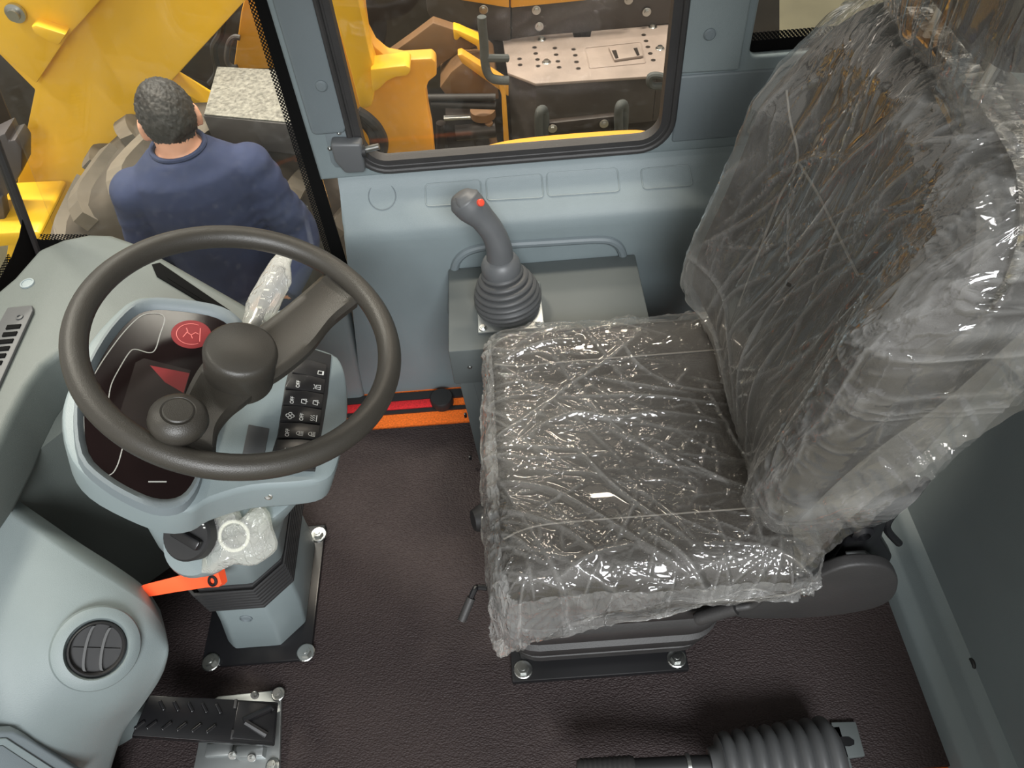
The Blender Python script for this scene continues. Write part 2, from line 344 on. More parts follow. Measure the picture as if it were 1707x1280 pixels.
# right wall: lower moulding (one profile swept along the cab) and the pierced upper panel
prof = [(1.222, -0.03), (1.216, 0.02), (1.2, 0.46), (1.199, 0.49), (1.201, 0.508), (1.208, 0.521), (1.222, 0.534), (1.262, 0.568), (1.276, 0.584), (1.281, 0.60), (1.30, 0.605), (1.30, -0.03)]
def front_x(z): return -0.405+0.075*min(1, max(0, z/0.5))
rings = []
for k in range(2):
    rings.append([V(((front_x(z) if k == 0 else 0.80), y, z)) for y, z in prof])
bm = loft(NB(), rings)
es = [e for e in bm.edges if all(abs(v.co.x-front_x(v.co.z)) < 1e-4 for v in e.verts) and any(v.co.y < 1.27 for v in e.verts)]
bev(bm, es, 0.018, 3)
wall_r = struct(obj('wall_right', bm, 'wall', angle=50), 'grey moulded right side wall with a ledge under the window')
# kick panel ahead of it, under the side glass
kp = [(-0.40, 0.0), (-0.36, 0.44), (-0.385, 0.43), (-0.44, 0.36), (-0.52, 0.30), (-0.80, 0.26), (-0.80, 0.0)]
bm = slab(NB(), [V((x, 1.206-0.03*z, z-0.02)) for x, z in kp], (0, 0.06, 0), 0.012, 3)
obj('kick_panel', bm, 'plastic', wall_r)
WX0, WX1, WZ0, WZ1 = -0.270, 0.305, 0.622, 1.46
QX0, QX1, QZ0 = 0.437, 0.69, 0.772
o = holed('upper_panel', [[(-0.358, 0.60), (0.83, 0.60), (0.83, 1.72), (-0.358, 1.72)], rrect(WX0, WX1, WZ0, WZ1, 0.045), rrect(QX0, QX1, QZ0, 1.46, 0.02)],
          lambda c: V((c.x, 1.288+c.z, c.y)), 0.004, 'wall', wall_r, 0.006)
# raised pillar covers either side of the window
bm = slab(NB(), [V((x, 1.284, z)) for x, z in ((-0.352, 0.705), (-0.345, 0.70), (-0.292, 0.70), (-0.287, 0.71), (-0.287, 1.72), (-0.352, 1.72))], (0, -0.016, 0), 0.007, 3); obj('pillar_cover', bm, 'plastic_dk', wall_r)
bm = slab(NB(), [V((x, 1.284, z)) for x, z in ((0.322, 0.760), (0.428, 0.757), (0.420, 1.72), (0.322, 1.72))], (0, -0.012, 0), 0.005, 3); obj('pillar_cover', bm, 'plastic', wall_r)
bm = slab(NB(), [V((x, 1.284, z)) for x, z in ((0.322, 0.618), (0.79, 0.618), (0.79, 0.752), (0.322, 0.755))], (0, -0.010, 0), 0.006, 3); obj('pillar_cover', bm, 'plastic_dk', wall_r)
plug = NB(); lathe(plug, (0, 0, 0), (0, 0, 1), [(0.0105, 0), (0.0105, 0.002), (0.008, 0.0045), (0.0, 0.005)], 24); pm = bpy.data.meshes.new('screw_plug'); plug.to_mesh(pm); pm.materials.append(M['plastic_dk'])
instance('screw_plug', pm, at(536, 143, y=1.268), fr((0, -1, 0)), wall_r); instance('screw_plug', pm, at(1183, 57, y=1.272), fr((0, -1, 0)), wall_r)
# outlines pressed into the ledge
LN = V((0, -0.034, 0.04)).normalized()
def onledge(u, v, lift=0.0005): return atp(u, v, (0, 1.222, 0.534), LN)+LN*lift
def hoop(pts, r, name, par, m, n=4):
    bm = NB(); tube(bm, pts, r, 8, True); return obj(name, bm, m, par)
def rquad(q, f=0.12, n=3):
    out = []; q = [V(p) for p in q]
    for i in range(4):
        a, b, c = q[i-1], q[i], q[(i+1) % 4]; p = b+(a-b).normalized()*0.008; s = b+(c-b).normalized()*0.008
        for k in range(n+1): t = k/n; out.append((1-t)**2*p+2*t*(1-t)*b+t*t*s)
    return out
for q in (((709, 307), (801, 300), (803, 338), (710, 344)), ((810, 298), (903, 290), (906, 329), (812, 334)), ((911, 288), (1029, 280), (1033, 319), (913, 327)), ((1068, 282), (1148, 274), (1155, 309), (1072, 315))):
    hoop(rquad([onledge(*p) for p in q]), 0.0015, 'pressed_outline', wall_r, 'plastic')
c = onledge(637, 327); a, b_, n_ = frame(LN)
hoop([c+(a*math.cos(t)+b_*math.sin(t))*0.027 for t in [2*PI*k/32 for k in range(32)]], 0.0011, 'pressed_outline', wall_r, 'plastic_dk')
# long oval groove behind the console box
g = [at(752, 520, y=1.199), at(756, 462, y=1.199), at(764, 432, y=1.199), at(790, 415, y=1.199), at(840, 408, y=1.199), at(920, 403, y=1.199), at(995, 399, y=1.199), at(1022, 403, y=1.199), at(1036, 418, y=1.199), at(1042, 450, y=1.199)]
bm = tube(NB(), spline(g, 6), 0.009, 10); obj('grab_moulding', bm, 'plastic_dk', wall_r)
# window 1: seal and smoked pane
w1 = struct(thing('window_1', 'right side cab window with black rubber seal', 'window', (0, 1.29, WZ0))); del w1['category']
for rr, y, off in ((0.010, 1.284, 0.009), (0.006, 1.274, 0.015)):
    pts = [V((x, y, z)) for x, z in rrect(WX0-off, WX1+off, WZ0-off, WZ1+off, 0.048+off, 8)]
    bm = tube(NB(), pts, rr, 10, True); obj('rubber_seal', bm, 'rubber', w1)
o = holed('rubber_channel', [rrect(WX0-0.010, WX1+0.010, WZ0-0.010, WZ1+0.010, 0.055, 8), rrect(WX0+0.0065, WX1-0.0065, WZ0+0.0065, WZ1-0.0065, 0.040, 8)], lambda c: V((c.x, 1.288+c.z, c.y)), 0.0125, 'rubber', w1)
bm = slab(NB(), [V((x, 1.294, z)) for x, z in rrect(WX0-0.004, WX1+0.004, WZ0-0.004, WZ1+0.004, 0.045)], (0, 0.004, 0)); obj('pane', bm, 'glass_t', w1, smooth=False)
w2 = struct(thing('window_2', 'rear right quarter window with dark dotted edge', 'window', (0, 1.29, QZ0))); del w2['category']
bm = slab(NB(), [V((x, 1.300, z)) for x, z in rrect(QX0-0.004, QX1+0.004, QZ0-0.004, 1.464, 0.02)], (0, 0.004, 0)); obj('pane', bm, 'glass', w2, smooth=False)
bm = box(NB(), ((QX0+QX1)/2, 1.299, QZ0+0.012), (QX1-QX0, 0.002, 0.026)); obj('frit_band', bm, 'matte', w2)
bm = box(NB(), ((QX0+QX1)/2, 1.299, QZ0+0.032), (QX1-QX0, 0.0015, 0.015)); obj('frit_dots', bm, 'frit', w2)
bm = tube(NB(), [V((x, 1.284, z)) for x, z in rrect(QX0, QX1, QZ0, 1.46, 0.022, 6)], 0.004, 8, True); obj('rubber_seal', bm, 'rubber', w2)

# front: leaning windscreen, its corner bar and the side glass down to the pillar
def wsx(z): return -0.935+0.25*(z-0.55)
CB = lambda z: V((wsx(z), 1.21, z))
w3 = struct(thing('window_3', 'front windscreen at the left edge with dotted black border', 'window', (-0.95, 0.6, 0.5))); del w3['category']
bm = slab(NB(), [V((wsx(0.50), 1.21, 0.50)), V((wsx(0.50), -0.1, 0.50)), V((wsx(1.72), -0.1, 1.72)), V((wsx(1.72), 1.21, 1.72))], (-0.004, 0, 0.001)); obj('pane', bm, 'glass', w3, smooth=False)
bm = slab(NB(), [V((wsx(z)+0.001, y, z)) for y, z in ((1.21, 0.50), (-0.1, 0.50), (-0.1, 0.592), (1.12, 0.592), (1.17, 0.60), (1.21, 0.62))], (0.001, 0, 0)); obj('frit_band', bm, 'matte', w3, smooth=False)
bm = slab(NB(), [V((wsx(z)+0.001, y, z)) for y, z in ((1.12, 0.592), (-0.1, 0.592), (-0.1, 0.606), (1.118, 0.606))], (0.001, 0, 0)); obj('frit_dots', bm, 'frit', w3, smooth=False)
bm = tube(NB(), [CB(0.52), CB(1.72)], 0.009, 10); obj('corner_seal', bm, 'rubber', w3)
w4 = struct(thing('window_4', 'right front side glass between corner bar and grey pillar', 'window', (-0.65, 1.25, 0.3))); del w4['category']
GP = lambda t, z: V((-0.362, 1.285, z))*(1-t) + V((wsx(max(z, 0.50)), 1.213, z))*t
bm = slab(NB(), [GP(0, 0.25), GP(1, 0.25), GP(1, 1.72), GP(0, 1.72)], (0, 0.004, 0)); obj('pane', bm, 'glass', w4, smooth=False)
bm = slab(NB(), [GP(t, z)+V((0, -0.0015, 0)) for t, z in ((0.0, 0.25), (0.048, 0.25), (0.048, 1.72), (0.0, 1.72))], (0, -0.001, 0)); obj('frit_band', bm, 'matte', w4, smooth=False)
bm = slab(NB(), [GP(t, z)+V((0, -0.0015, 0)) for t, z in ((0.048, 0.25), (0.069, 0.25), (0.069, 1.72), (0.048, 1.72))], (0, -0.001, 0)); obj('frit_dots', bm, 'frit', w4, smooth=False)
bm = slab(NB(), [GP(t, z)+V((0, -0.0015, 0)) for t, z in ((1.0, 0.30), (0.80, 0.30), (0.76, 0.525), (0.82, 0.538), (0.90, 0.548), (0.97, 0.556), (1.0, 0.565))], (0, -0.001, 0)); obj('frit_band', bm, 'matte', w4, smooth=False)
bm = slab(NB(), [GP(t, z)+V((0, -0.0015, 0)) for t, z in ((0.76, 0.525), (0.82, 0.538), (0.90, 0.548), (0.97, 0.556), (0.97, 0.570), (0.90, 0.562), (0.82, 0.551), (0.76, 0.538))], (0, -0.001, 0)); obj('frit_dots', bm, 'frit', w4, smooth=False)

# rear wall: stepped foot, then a leaning moulded panel; window above
prof = [(0.688, -0.03), (0.692, 0.030), (0.698, 0.040), (0.716, 0.046), (0.722, 0.052), (0.728, 0.082), (0.735, 0.092), (0.750, 0.098), (0.790, 0.50), (0.800, 0.93), (0.84, 0.94), (0.84, -0.03)]
bm = loft(NB(), [[V((x, y, z)) for x, z in prof] for y in (-0.1, 1.30)]); wall_b = struct(obj('wall_rear', bm, 'wall', angle=50), 'dark grey moulded rear wall behind the seat')
o = holed('upper_frame', [[(-0.1, 0.93), (1.30, 0.93), (1.30, 1.72), (-0.1, 1.72)], rrect(0.12, 1.16, 0.98, 1.55, 0.05)], lambda c: V((0.82+c.z, c.x, c.y)), 0.012, 'plastic_dk', wall_b, 0.004)
bm = lathe(NB(), atp(1620, 1107, (0.77, 0.5, 0.3), (-1, 0, 0.1)), (-1, 0, 0.1), [(0.011, -0.01), (0.011, 0.002), (0.009, 0.004), (0, 0.003)], 20); obj('wall_plug', bm, 'black', wall_b)
w5 = struct(thing('window_5', 'rear cab window behind the headrest', 'window', (0.82, 0.64, 0.98))); del w5['category']
bm = box(NB(), (0.822, 0.64, 1.265), (0.004, 1.05, 0.58)); obj('pane', bm, 'glass', w5, smooth=False)
bm = box(NB(), (-0.02, 0.68, 1.745), (1.75, 1.28, 0.05), b=0.01); struct(obj('ceiling', bm, 'plastic'), 'grey cab roof lining above the window tops')

bm = slab(NB(), [V((x, 0.02, z)) for x, z in ((0.60, -0.02), (0.86, -0.02), (0.86, 1.72), (0.66, 1.72), (0.61, 0.9), (0.60, 0.4))], (0, 0.06, 0), 0.012, 3); struct(obj('wall_left', bm, 'plastic_dk'), 'grey door pillar at the rear of the near side')

# ================================================================== dashboard
dash = thing('dashboard', 'grey moulded dashboard with vents running along the windscreen', 'dashboard', (-0.8, 0.6, 0))
ZT = 0.60
top = [(-0.925, -0.1), (-0.925, 1.00)] + [at(*p, z=ZT).to_2d()[:] for p in ((20, 462), (62, 414), (105, 396), (150, 387), (185, 388), (225, 402), (280, 432), (340, 466), (400, 500), (436, 522))] + [(-0.41, 0.90), (-0.44, 0.86), (-0.66, 0.86)] + [at(*p, z=ZT).to_2d()[:] for p in ((103, 583), (70, 608), (45, 640), (18, 690), (0, 730))] + [(-0.79, 0.62), (-0.82, 0.50), (-0.86, 0.3), (-0.87, -0.1)]
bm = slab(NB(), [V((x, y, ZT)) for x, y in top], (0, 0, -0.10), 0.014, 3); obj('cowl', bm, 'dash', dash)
# body under the cowl (front support, dark knee well)
sup = [(-0.925, -0.1), (-0.925, 1.02), (-0.88, 1.10), (-0.77, 1.12), (-0.66, 1.06), (-0.50, 0.95), (-0.47, 0.90), (-0.52, 0.86), (-0.70, 0.84), (-0.80, 0.72), (-0.84, 0.5), (-0.88, 0.3), (-0.88, -0.1)]
rings = [[V((x-(0.06 if x > -0.6 else 0.03)*t, y-0.02*t if y > 0.8 else y, z)) for x, y in sup] for z, t in ((0.51, 0), (0.42, 0.5), (0.30, 1.3), (0.0, 1.8))]
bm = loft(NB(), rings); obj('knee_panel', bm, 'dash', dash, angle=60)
# lobe by the door with the round vent
R0 = [(-190, 720, .575), (-60, 800, .545), (40, 868, .500), (130, 930, .455), (205, 978, .415), (250, 1012, .385), (276, 1050, .350)]
R1 = [(-190, 880, .545), (-60, 915, .52), (30, 950, .485), (110, 985, .455), (190, 1018, .42), (245, 1050, .385), (281, 1085, .342)]
R2 = [(-190, 1060, .50), (-60, 1060, .48), (20, 1070, .455), (95, 1085, .435), (165, 1100, .405), (228, 1110, .365), (268, 1122, .315)]
R3 = [(-190, 1240, .44), (-60, 1200, .43), (10, 1180, .41), (75, 1175, .39), (140, 1172, .36), (200, 1170, .32), (240, 1165, .27)]
R4 = [(-190, 1440, .36), (-60, 1360, .35), (0, 1320, .33), (50, 1290, .31), (105, 1265, .28), (160, 1240, .24), (205, 1215, .20)]
R5 = [(-190, 1640, .28), (-60, 1540, .27), (-10, 1480, .25), (30, 1440, .23), (80, 1400, .20), (130, 1350, .16), (180, 1290, .12)]
grid = ctrlgrid([[at(u, v, z=z) for u, v, z in r] for r in (R0, R1, R2, R3, R4, R5)], 6)
bm = NB(); rings = []
n0 = [V((p.x-0.035, p.y+0.05, p.z-0.035)) for p in grid[0]]; n1 = [V((p.x-0.12, p.y+0.05, p.z-0.12)) for p in grid[0]]; n2 = [V((p.x-0.20, p.y+0.03, 0.0)) for p in grid[0]]
last = [V((p.x-0.03, p.y, 0.0)) for p in grid[-1]]
allr = [n2, n1, n0]+[list(r) for r in grid]+[last]
allr = [r+[V((r[-1].x-0.010, r[-1].y, max(0.0, r[-1].z-0.022))), V((r[-1].x-0.05, r[-1].y, max(0.0, r[-1].z-0.036))), V((r[-1].x-0.16, r[-1].y, max(0.0, r[-1].z-0.06))), V((r[-1].x-0.18, r[-1].y, 0.0))] for r in allr]
loft(bm, allr, close=False); sp_o = obj('side_pod', bm, 'plastic_lobe', dash, angle=70)
from mathutils.bvhtree import BVHTree
_bv = BVHTree.FromPolygons([v.co.copy() for v in sp_o.data.vertices], [tuple(p.vertices) for p in sp_o.data.polygons])
def podhit(u, v):
    h = _bv.ray_cast(V((0, 0, HCAM)), ray(u, v).normalized()); n = h[1] if h[1].z > 0 else -h[1]; return h[0], n
vc, vn = podhit(160, 1080); vn = (vn+V((0.12, -0.12, 0.05))).normalized(); vc = vc+vn*0.007
vent = lathe(NB(), vc, vn, [(0.060, -0.004), (0.058, 0.004), (0.050, 0.009), (0.043, 0.010), (0.040, 0.004), (0.040, -0.02)], 48)
vo = obj('round_vent', vent, 'plastic_lobe', dash)
bm = lathe(NB(), vc, vn, [(0.0385, -0.018), (0.0385, 0.007), (0.036, 0.009), (0.034, 0.006), (0.0335, -0.001), (0.0, -0.001)], 40); obj('vent_ring', bm, 'black', vo)
va = (V((0, 1, 0.2))-vn*V((0, 1, 0.2)).dot(vn)).normalized(); vb = vn.cross(va)
for s in (-0.013, 0.009):
    h = math.sqrt(0.033**2-s*s)
    pts = [vc+vb*s+va*(h*math.sin(t))*0.98+vb*(0.006*math.cos(t))+vn*0.001 for t in [-PI/2+PI*k/12 for k in range(13)]]
    bm = NB(); loft(bm, [[p-vb*0.0012-vn*0.011, p+vb*0.0012-vn*0.011, p+vb*0.0018+vn*0.005, p-vb*0.0018+vn*0.005] for p in pts]); obj('vane', bm, 'boot', vo)
bm = box(NB(), vc-vn*0.002, (0.062, 0.0016, 0.008), Matrix((vb, va, vn)).transposed()); obj('vane', bm, 'black', vo)
# framed panel at the lower left corner
fc = [(-60, 1215), (18, 1212), (40, 1222), (140, 1285), (60, 1360), (-60, 1330)]
P0, pn = podhit(45, 1262)
bm = slab(NB(), [atp(u, v, P0, pn)-pn*0.006 for u, v in fc], pn*0.018, 0.004, 3); fp = obj('filter_panel', bm, 'plastic_dk', dash)
bm = slab(NB(), [atp(u, v, P0+pn*0.012, pn) for u, v in ((-60, 1232), (10, 1229), (105, 1290), (40, 1340), (-60, 1320))], pn*0.004, 0.0015); obj('inner_frame', bm, 'pod', fp)
bm = slab(NB(), [atp(u, v, P0+pn*0.016, pn) for u, v in ((-60, 1246), (4, 1242), (80, 1292), (30, 1330), (-60, 1310))], pn*0.002, 0.001); obj('inner_panel', bm, 'plastic_dk', fp)
# long dark demister slot and the left vent strip on the cowl
def cowl(u, v, l=0.0): return at(u, v, z=ZT+l)
q = [(254, 443), (268, 440), (384, 519), (380, 530), (352, 516), (262, 462)]
bm = slab(NB(), [cowl(*p) for p in q], (0, 0, 0.004), 0.001); dv = obj('demister_slot', bm, 'matte', dash)
bm = slab(NB(), [cowl(*p, 0.004) for p in ((272, 449), (280, 450), (374, 516), (368, 519), (280, 464))], (0, 0, 0.001)); obj('slot_mouth', bm, 'matte', dv)
q = [(16, 517), (57, 513), (58, 522), (0, 650), (-40, 730), (-80, 720), (-30, 600)]
bm = slab(NB(), [cowl(*p) for p in q], (0, 0, 0.007), 0.002); vs = obj('vent_strip', bm, 'boot', dash)
for k in range(11):
    u, v = 24-k*6.2, 543+k*12.2
    bm = slab(NB(), [cowl(u-11, v, .007), cowl(u+12, v-2, .007), cowl(u+9, v+4.5, .007), cowl(u-14, v+6.5, .007)], (0, 0, 0.002)); obj('vent_bar', bm, 'matte', vs)
bm = lathe(NB(), cowl(33, 529, .007), (0, 0, 1), [(0.006, 0), (0.006, 0.002), (0.003, 0.003), (0.003, 0.001), (0, 0.001)], 16); obj('screw', bm, 'boot', vs)
bm = lathe(NB(), cowl(46, 473), (0, 0, 1), [(0.0125, 0), (0.012, 0.0025), (0.0095, 0.003), (0.0085, 0.0015), (0.0, 0.002)], 24); obj('screw_plug', bm, 'plastic', dash)

# ================================================================== steering column with instrument pod
col = thing('steering_column', 'pale grey steering column with instrument pod and black floor plate', 'steering column', (-0.56, 0.70, 0))
bm = slab(NB(), [V((x, y, 0.0)) for x, y in ((-0.672, 0.548), (-0.455, 0.548), (-0.455, 0.845), (-0.672, 0.845))], (0, 0, 0.012), 0.003); obj('base_plate', bm, 'blackpaint', col)
for p in (at(352, 1104, z=.012), at(510, 1088, z=.012), at(531, 891, z=.012), V((-0.655, 0.825, 0.012))): instance('bolt', BOLT_B, p, None, col)
def sec(xl, xr, yn, yf, z, c=0.045, c2=0.02):
    return [V(p) for p in ((xl, yn+c2, z), (xl+c2, yn, z), (xr-c, yn, z), (xr, yn+c, z), (xr, yf, z), (xl, yf, z))]
def stack(name, secs, m, b=0.006, par=None):
    bm = loft(NB(), secs); bmesh.ops.recalc_face_normals(bm, faces=bm.faces)
    bev(bm, [e for e in bm.edges if e.calc_face_angle(0) > 0.3], b, 2); return obj(name, bm, m, par or col)
lo = stack('lower_housing', [sec(-0.628, -0.472, 0.578, 0.80, 0.012), sec(-0.614, -0.460, 0.585, 0.79, 0.10), sec(-0.600, -0.452, 0.588, 0.78, 0.205)], 'pod')
for u, v in ((410, 1031), (416, 1061)):
    bm = lathe(NB(), at(u, v, y=0.585), (0, -1, 0.1), [(0.0115, -0.01), (0.0115, 0.001), (0.010, 0.002), (0.009, -0.001), (0, -0.001)], 20); obj('knockout', bm, 'plastic_dk', lo)
bl = stack('rib_sleeve', [sec(-0.604, -0.448, 0.584, 0.785, 0.200), sec(-0.600, -0.442, 0.580, 0.785, 0.285)], 'black', 0.003)
for k in range(7):
    z = 0.206+k*0.0122; t = k/6
    s0 = sec(-0.608, -0.446+0.006*t, 0.579-0.004*t, 0.787, z); bm = tube(NB(), s0, 0.0036, 8, True); obj('rib', bm, 'black', bl)
stack('upper_housing', [sec(-0.598, -0.440, 0.582, 0.785, 0.285), sec(-0.592, -0.425, 0.574, 0.78, 0.36), sec(-0.590, -0.39, 0.570, 0.78, 0.44), sec(-0.580, -0.33, 0.572, 0.78, 0.52)], 'pod', 0.010)
bm = lathe(NB(), at(322, 910, y=0.552), (-0.1, -0.55, 0.8), [(0.050, -0.03), (0.047, 0.0), (0.042, 0.008), (0.0, 0.010)], 32); ds = obj('dial_seat', bm, 'pod', col)
dn = V((-0.1, -0.5, 0.84)).normalized(); dc = at(314, 893, y=0.546); da, db, _ = frame(dn)
bm = lathe(NB(), dc, dn, [(0.036, -0.02), (0.036, 0.004), (0.033, 0.008), (0.0, 0.008)], 32); dl = obj('rotary_dial', bm, 'black', col)
RX = (V((1, -0.55, -0.3))-dn*V((1, -0.55, -0.3)).dot(dn)).normalized()
bm = box(NB(), dc+dn*0.013+RX*0.006, (0.046, 0.015, 0.014), Matrix((RX, dn.cross(RX), dn)).transposed(), 0.003); obj('dial_grip', bm, 'blackpaint', dl)
bm = NB()
for k in range(15):
    if k % 5 == 4: continue
    a = 0.5+k*0.16; p = dc+dn*0.0083+(da*math.cos(a)+db*math.sin(a))*0.0305; box(bm, p, (0.003, 0.0018, 0.0004), Matrix((da, db, dn)).transposed())
for s in (-0.003, 0.004): box(bm, dc+dn*0.0084-RX*0.024+dn.cross(RX)*s*2, (0.012, 0.0018, 0.0004), Matrix((RX, dn.cross(RX), dn)).transposed())
obj('dial_marks', bm, 'white', dl)
# pod
PN = V((0.36, 0, 0.933)).normalized(); PP = V((-0.42, 0.70, 0.645))
def pod(u, v, l=0.0): return atp(u, v, PP+PN*l, PN)
OUT = [(103, 690), (116, 640), (150, 568), (199, 514), (225, 497), (253, 493), (304, 501), (351, 508), (390, 526), (440, 556), (500, 572), (554, 588), (572, 610), (579, 650), (578, 700), (563, 770), (545, 797), (500, 806), (420, 812), (350, 832), (318, 850), (272, 853), (205, 828), (142, 792), (112, 750)]
base = spline([pod(*p) for p in OUT], 3, True); cen = sum(base, V())/len(base)
def ring(l, s, sh=V((0, 0, 0))): return [cen+(p-cen)*s+PN*l+sh for p in base]
bm = loft(NB(), [ring(-0.115, 0.45, V((0.0, -0.02, 0))), ring(-0.09, 0.80, V((0, -0.008, 0))), ring(-0.066, 0.975), ring(-0.058, 0.995), ring(-0.0575, 1.0), ring(-0.010, 1.005), ring(-0.003, 0.995), ring(0.0, 0.972)])
pd = obj('instrument_pod', bm, 'pod', col, angle=38)
SCR = [(140, 690), (150, 640), (182, 578), (214, 539), (240, 522), (277, 519), (347, 528), (382, 545), (398, 575), (372, 640), (352, 700), (334, 760), (324, 800), (302, 828), (268, 834), (230, 822), (182, 794), (148, 757)]
so = spline([pod(*p, 0.001) for p in SCR], 3, True); sc_ = sum(so, V())/len(so)
bm = NB(); loft(bm, [so, [p+PN*0.003 for p in so]]); scr = obj('display_glass', bm, 'screen', pd, angle=60)
bm = NB(); loft(bm, [[sc_+(p-sc_)*k+PN*h for p in so] for k, h in ((1.13, -0.002), (1.11, 0.011), (1.07, 0.012), (1.0, 0.0035), (0.995, 0.0))], cap=False); obj('bezel', bm, 'plastic_dk', pd, angle=50)
def ribbon(bm, pts, w, n, mi=0):
    n = V(n).normalized()
    for a, b in zip(pts, pts[1:]):
        d = (b-a)
        if d.length < 1e-6: continue
        s = n.cross(d).normalized()*w/2; d = d.normalized()*w*0.3
        bm.faces.new([bm.verts.new(x) for x in (a-d-s, b+d-s, b+d+s, a-d+s)]).material_index = mi
    return bm
def px4(p): return pod(80+p[0]/2.845, 360+p[1]/2.845, 0.0046)
bm = NB()
ribbon(bm, spline([px4(p) for p in ((285, 885), (300, 800), (340, 720), (385, 648), (415, 632), (480, 648), (510, 630), (532, 560), (552, 500), (545, 472), (505, 461), (440, 475), (360, 550), (270, 670), (215, 760))], 5), 0.0014, PN)
ribbon(bm, spline([px4(p) for p in ((168, 950), (175, 1080), (200, 1170), (255, 1225), (300, 1224), (330, 1180), (352, 1105))], 5), 0.0014, PN)
ribbon(bm, [px4((478, 1260)), px4((560, 1260))], 0.002, PN)
obj('display_print', bm, 'greyprint', pd, smooth=False, recalc=False)
def disc(bm, c, rx, n, seg=32, mi=0):
    a, b, n = frame(n); bm.faces.new([bm.verts.new(c+(a*math.cos(t)+b*math.sin(t))*rx) for t in [2*PI*k/seg for k in range(seg)]]).material_index = mi
gc = pod(319, 557, 0.0044); bm = NB(); disc(bm, gc, 0.028, PN)
bm2 = [pod(*p, 0.0043) for p in ((250, 609), (316, 622), (306, 655), (275, 637))]; bm.faces.new([bm.verts.new(p) for p in bm2])
obj('gauge_red_reflection', bm, 'redreflect', pd, smooth=False)  # red reflection in the gauge glass, painted as a disc and patch
bm = NB(); a, b_, _ = frame(PN); gc2 = gc+PN*0.0006
ribbon(bm, [gc2+(a*math.cos(t)+b_*math.sin(t))*0.0205 for t in [-0.3+4.1*k/24 for k in range(25)]], 0.001, PN)
for p, q in (((-8, 10), (4, 6)), ((4, 6), (10, 9)), ((2, 6), (-2, 0)), ((-2, 0), (4, -5)), ((-2, 0), (-8, -3)), ((4, -5), (2, -10)), ((-12, -14), (14, -10))):
    ribbon(bm, [gc2+(a*p[0]+b_*p[1])*0.001, gc2+(a*q[0]+b_*q[1])*0.001], 0.0012, PN)
obj('gauge_print', bm, 'pinkprint', pd, smooth=False, recalc=False)
bm = NB(); bm.faces.new([bm.verts.new(pod(*p, 0.0042)) for p in ((226, 604), (240, 597), (318, 617), (306, 662), (270, 735), (196, 700))]); obj('display_lcd', bm, 'lcd', pd, smooth=False)
# blank cover and switch strip
bm = slab(NB(), [pod(*p, -0.001) for p in ((414, 709), (449, 716), (441, 759), (404, 757))], PN*0.003, 0.001); obj('blank_cover', bm, 'boot', pd)
st = [(489, 588), (521, 584), (552, 594), (546, 660), (538, 710), (525, 787), (505, 783), (448, 772), (462, 728), (475, 644)]
bm = slab(NB(), [pod(*p, -0.001) for p in st], PN*0.004, 0.001); sw = obj('switch_strip', bm, 'black', pd)
sw.parent = None; sw.matrix_parent_inverse = Matrix.Identity(4); setpar(sw, col)
TX = V((0, 1, 0)); TY = PN.cross(TX).normalized()          # as read from the seat
def icon(bm, c, kind, k=0.0011):
    def P(x, y): return c+(TX*x+TY*y)*k
    def L(*pp, w=0.0008): ribbon(bm, [P(*p) for p in pp], w, PN, 1)
    if kind == 'off':
        vs, fs = text_mesh('OFF', 0.0078)
        vv = [bm.verts.new(c+TX*x+TY*y) for x, y in vs]
        for f in fs:
            try: bm.faces.new([vv[i] for i in f]).material_index = 1
            except ValueError: pass
    elif kind == 'wiper': L((-4, -3), (-3, 3), (3, 3), (4, -3), (-4, -3)); L((0, -5), (3, 2))
    elif kind == 'washer': L((-4, -3), (-3, 3), (3, 3), (4, -3), (-4, -3)); L((0, -3), (0, 5)); L((-2, 5), (-4, 6)); L((2, 5), (4, 6))
    elif kind == 'fan':
        for q in range(4):
            a0 = q*PI/2; L(*[(3*math.cos(a0)+2.3*math.cos(t), 3*math.sin(a0)+2.3*math.sin(t)) for t in [2*PI*j/10 for j in range(11)]], w=0.0009)
    elif kind == 'heat':
        for x in (-3.5, 0, 3.5): L((x, 4), (x-1, 2), (x+1, 0), (x, -2))
        L((-5, -4), (5, -4), w=0.0012)
    elif kind == 'lamp':
        L(*[(3*math.cos(t), 4*math.sin(t)) for t in [0.2+PI*j/10 for j in range(11)]]); L((-3, 0.4), (3, 0.4))
        for x in (-3, -1, 1, 3): L((x, -1), (x, -4.5))
    elif kind == 'lock': L((-3, -3), (3, -3), (3, 3), (-3, 3), (-3, -3)); L((-3, -4), (3, -4), w=0.002)
    elif kind == 'dots': L((-2, 0), (-1, 0)); L((1, 0), (2, 0))
rows = [(602, 612), (627, 636), (654, 661), (680, 687), (709, 713), (737, 739), (762, 764)]
icons = [['lock', None, None], ['washer', None, 'off'], ['wiper', 'wiper', 'off'], ['heat', 'off', 'fan'], ['lamp', 'lamp', 'off'], [None, None, 'dots'], [None, None, None]]
for (vl, vr), ic in zip(rows, icons):
    def Lx(v): return 492-(v-602)*0.24 if v < 640 else 476-(v-644)*0.155
    def Rx(v): return 545-(v-606)*0.115
    h = 22.5
    q = [(Lx(vl), vl), ((Lx(vl)+Rx(vr))/2, (vl+vr)/2-2.5), (Rx(vr), vr), (Rx(vr+h), vr+h), (Lx(vl+h), vl+h)]
    bm = slab(NB(), [pod(*p, 0.002) for p in q], PN*0.0065, 0.0012)
    for k, s in enumerate(ic):
        if s: t = (0.80, 0.5, 0.2)[k]; icon(bm, pod(q[0][0]*(1-t)+q[2][0]*t, (vl*(1-t)+vr*t)+h*0.5, 0.0087), s)
    obj('rocker_switch', bm, ['switch', 'white'], sw, recalc=False)
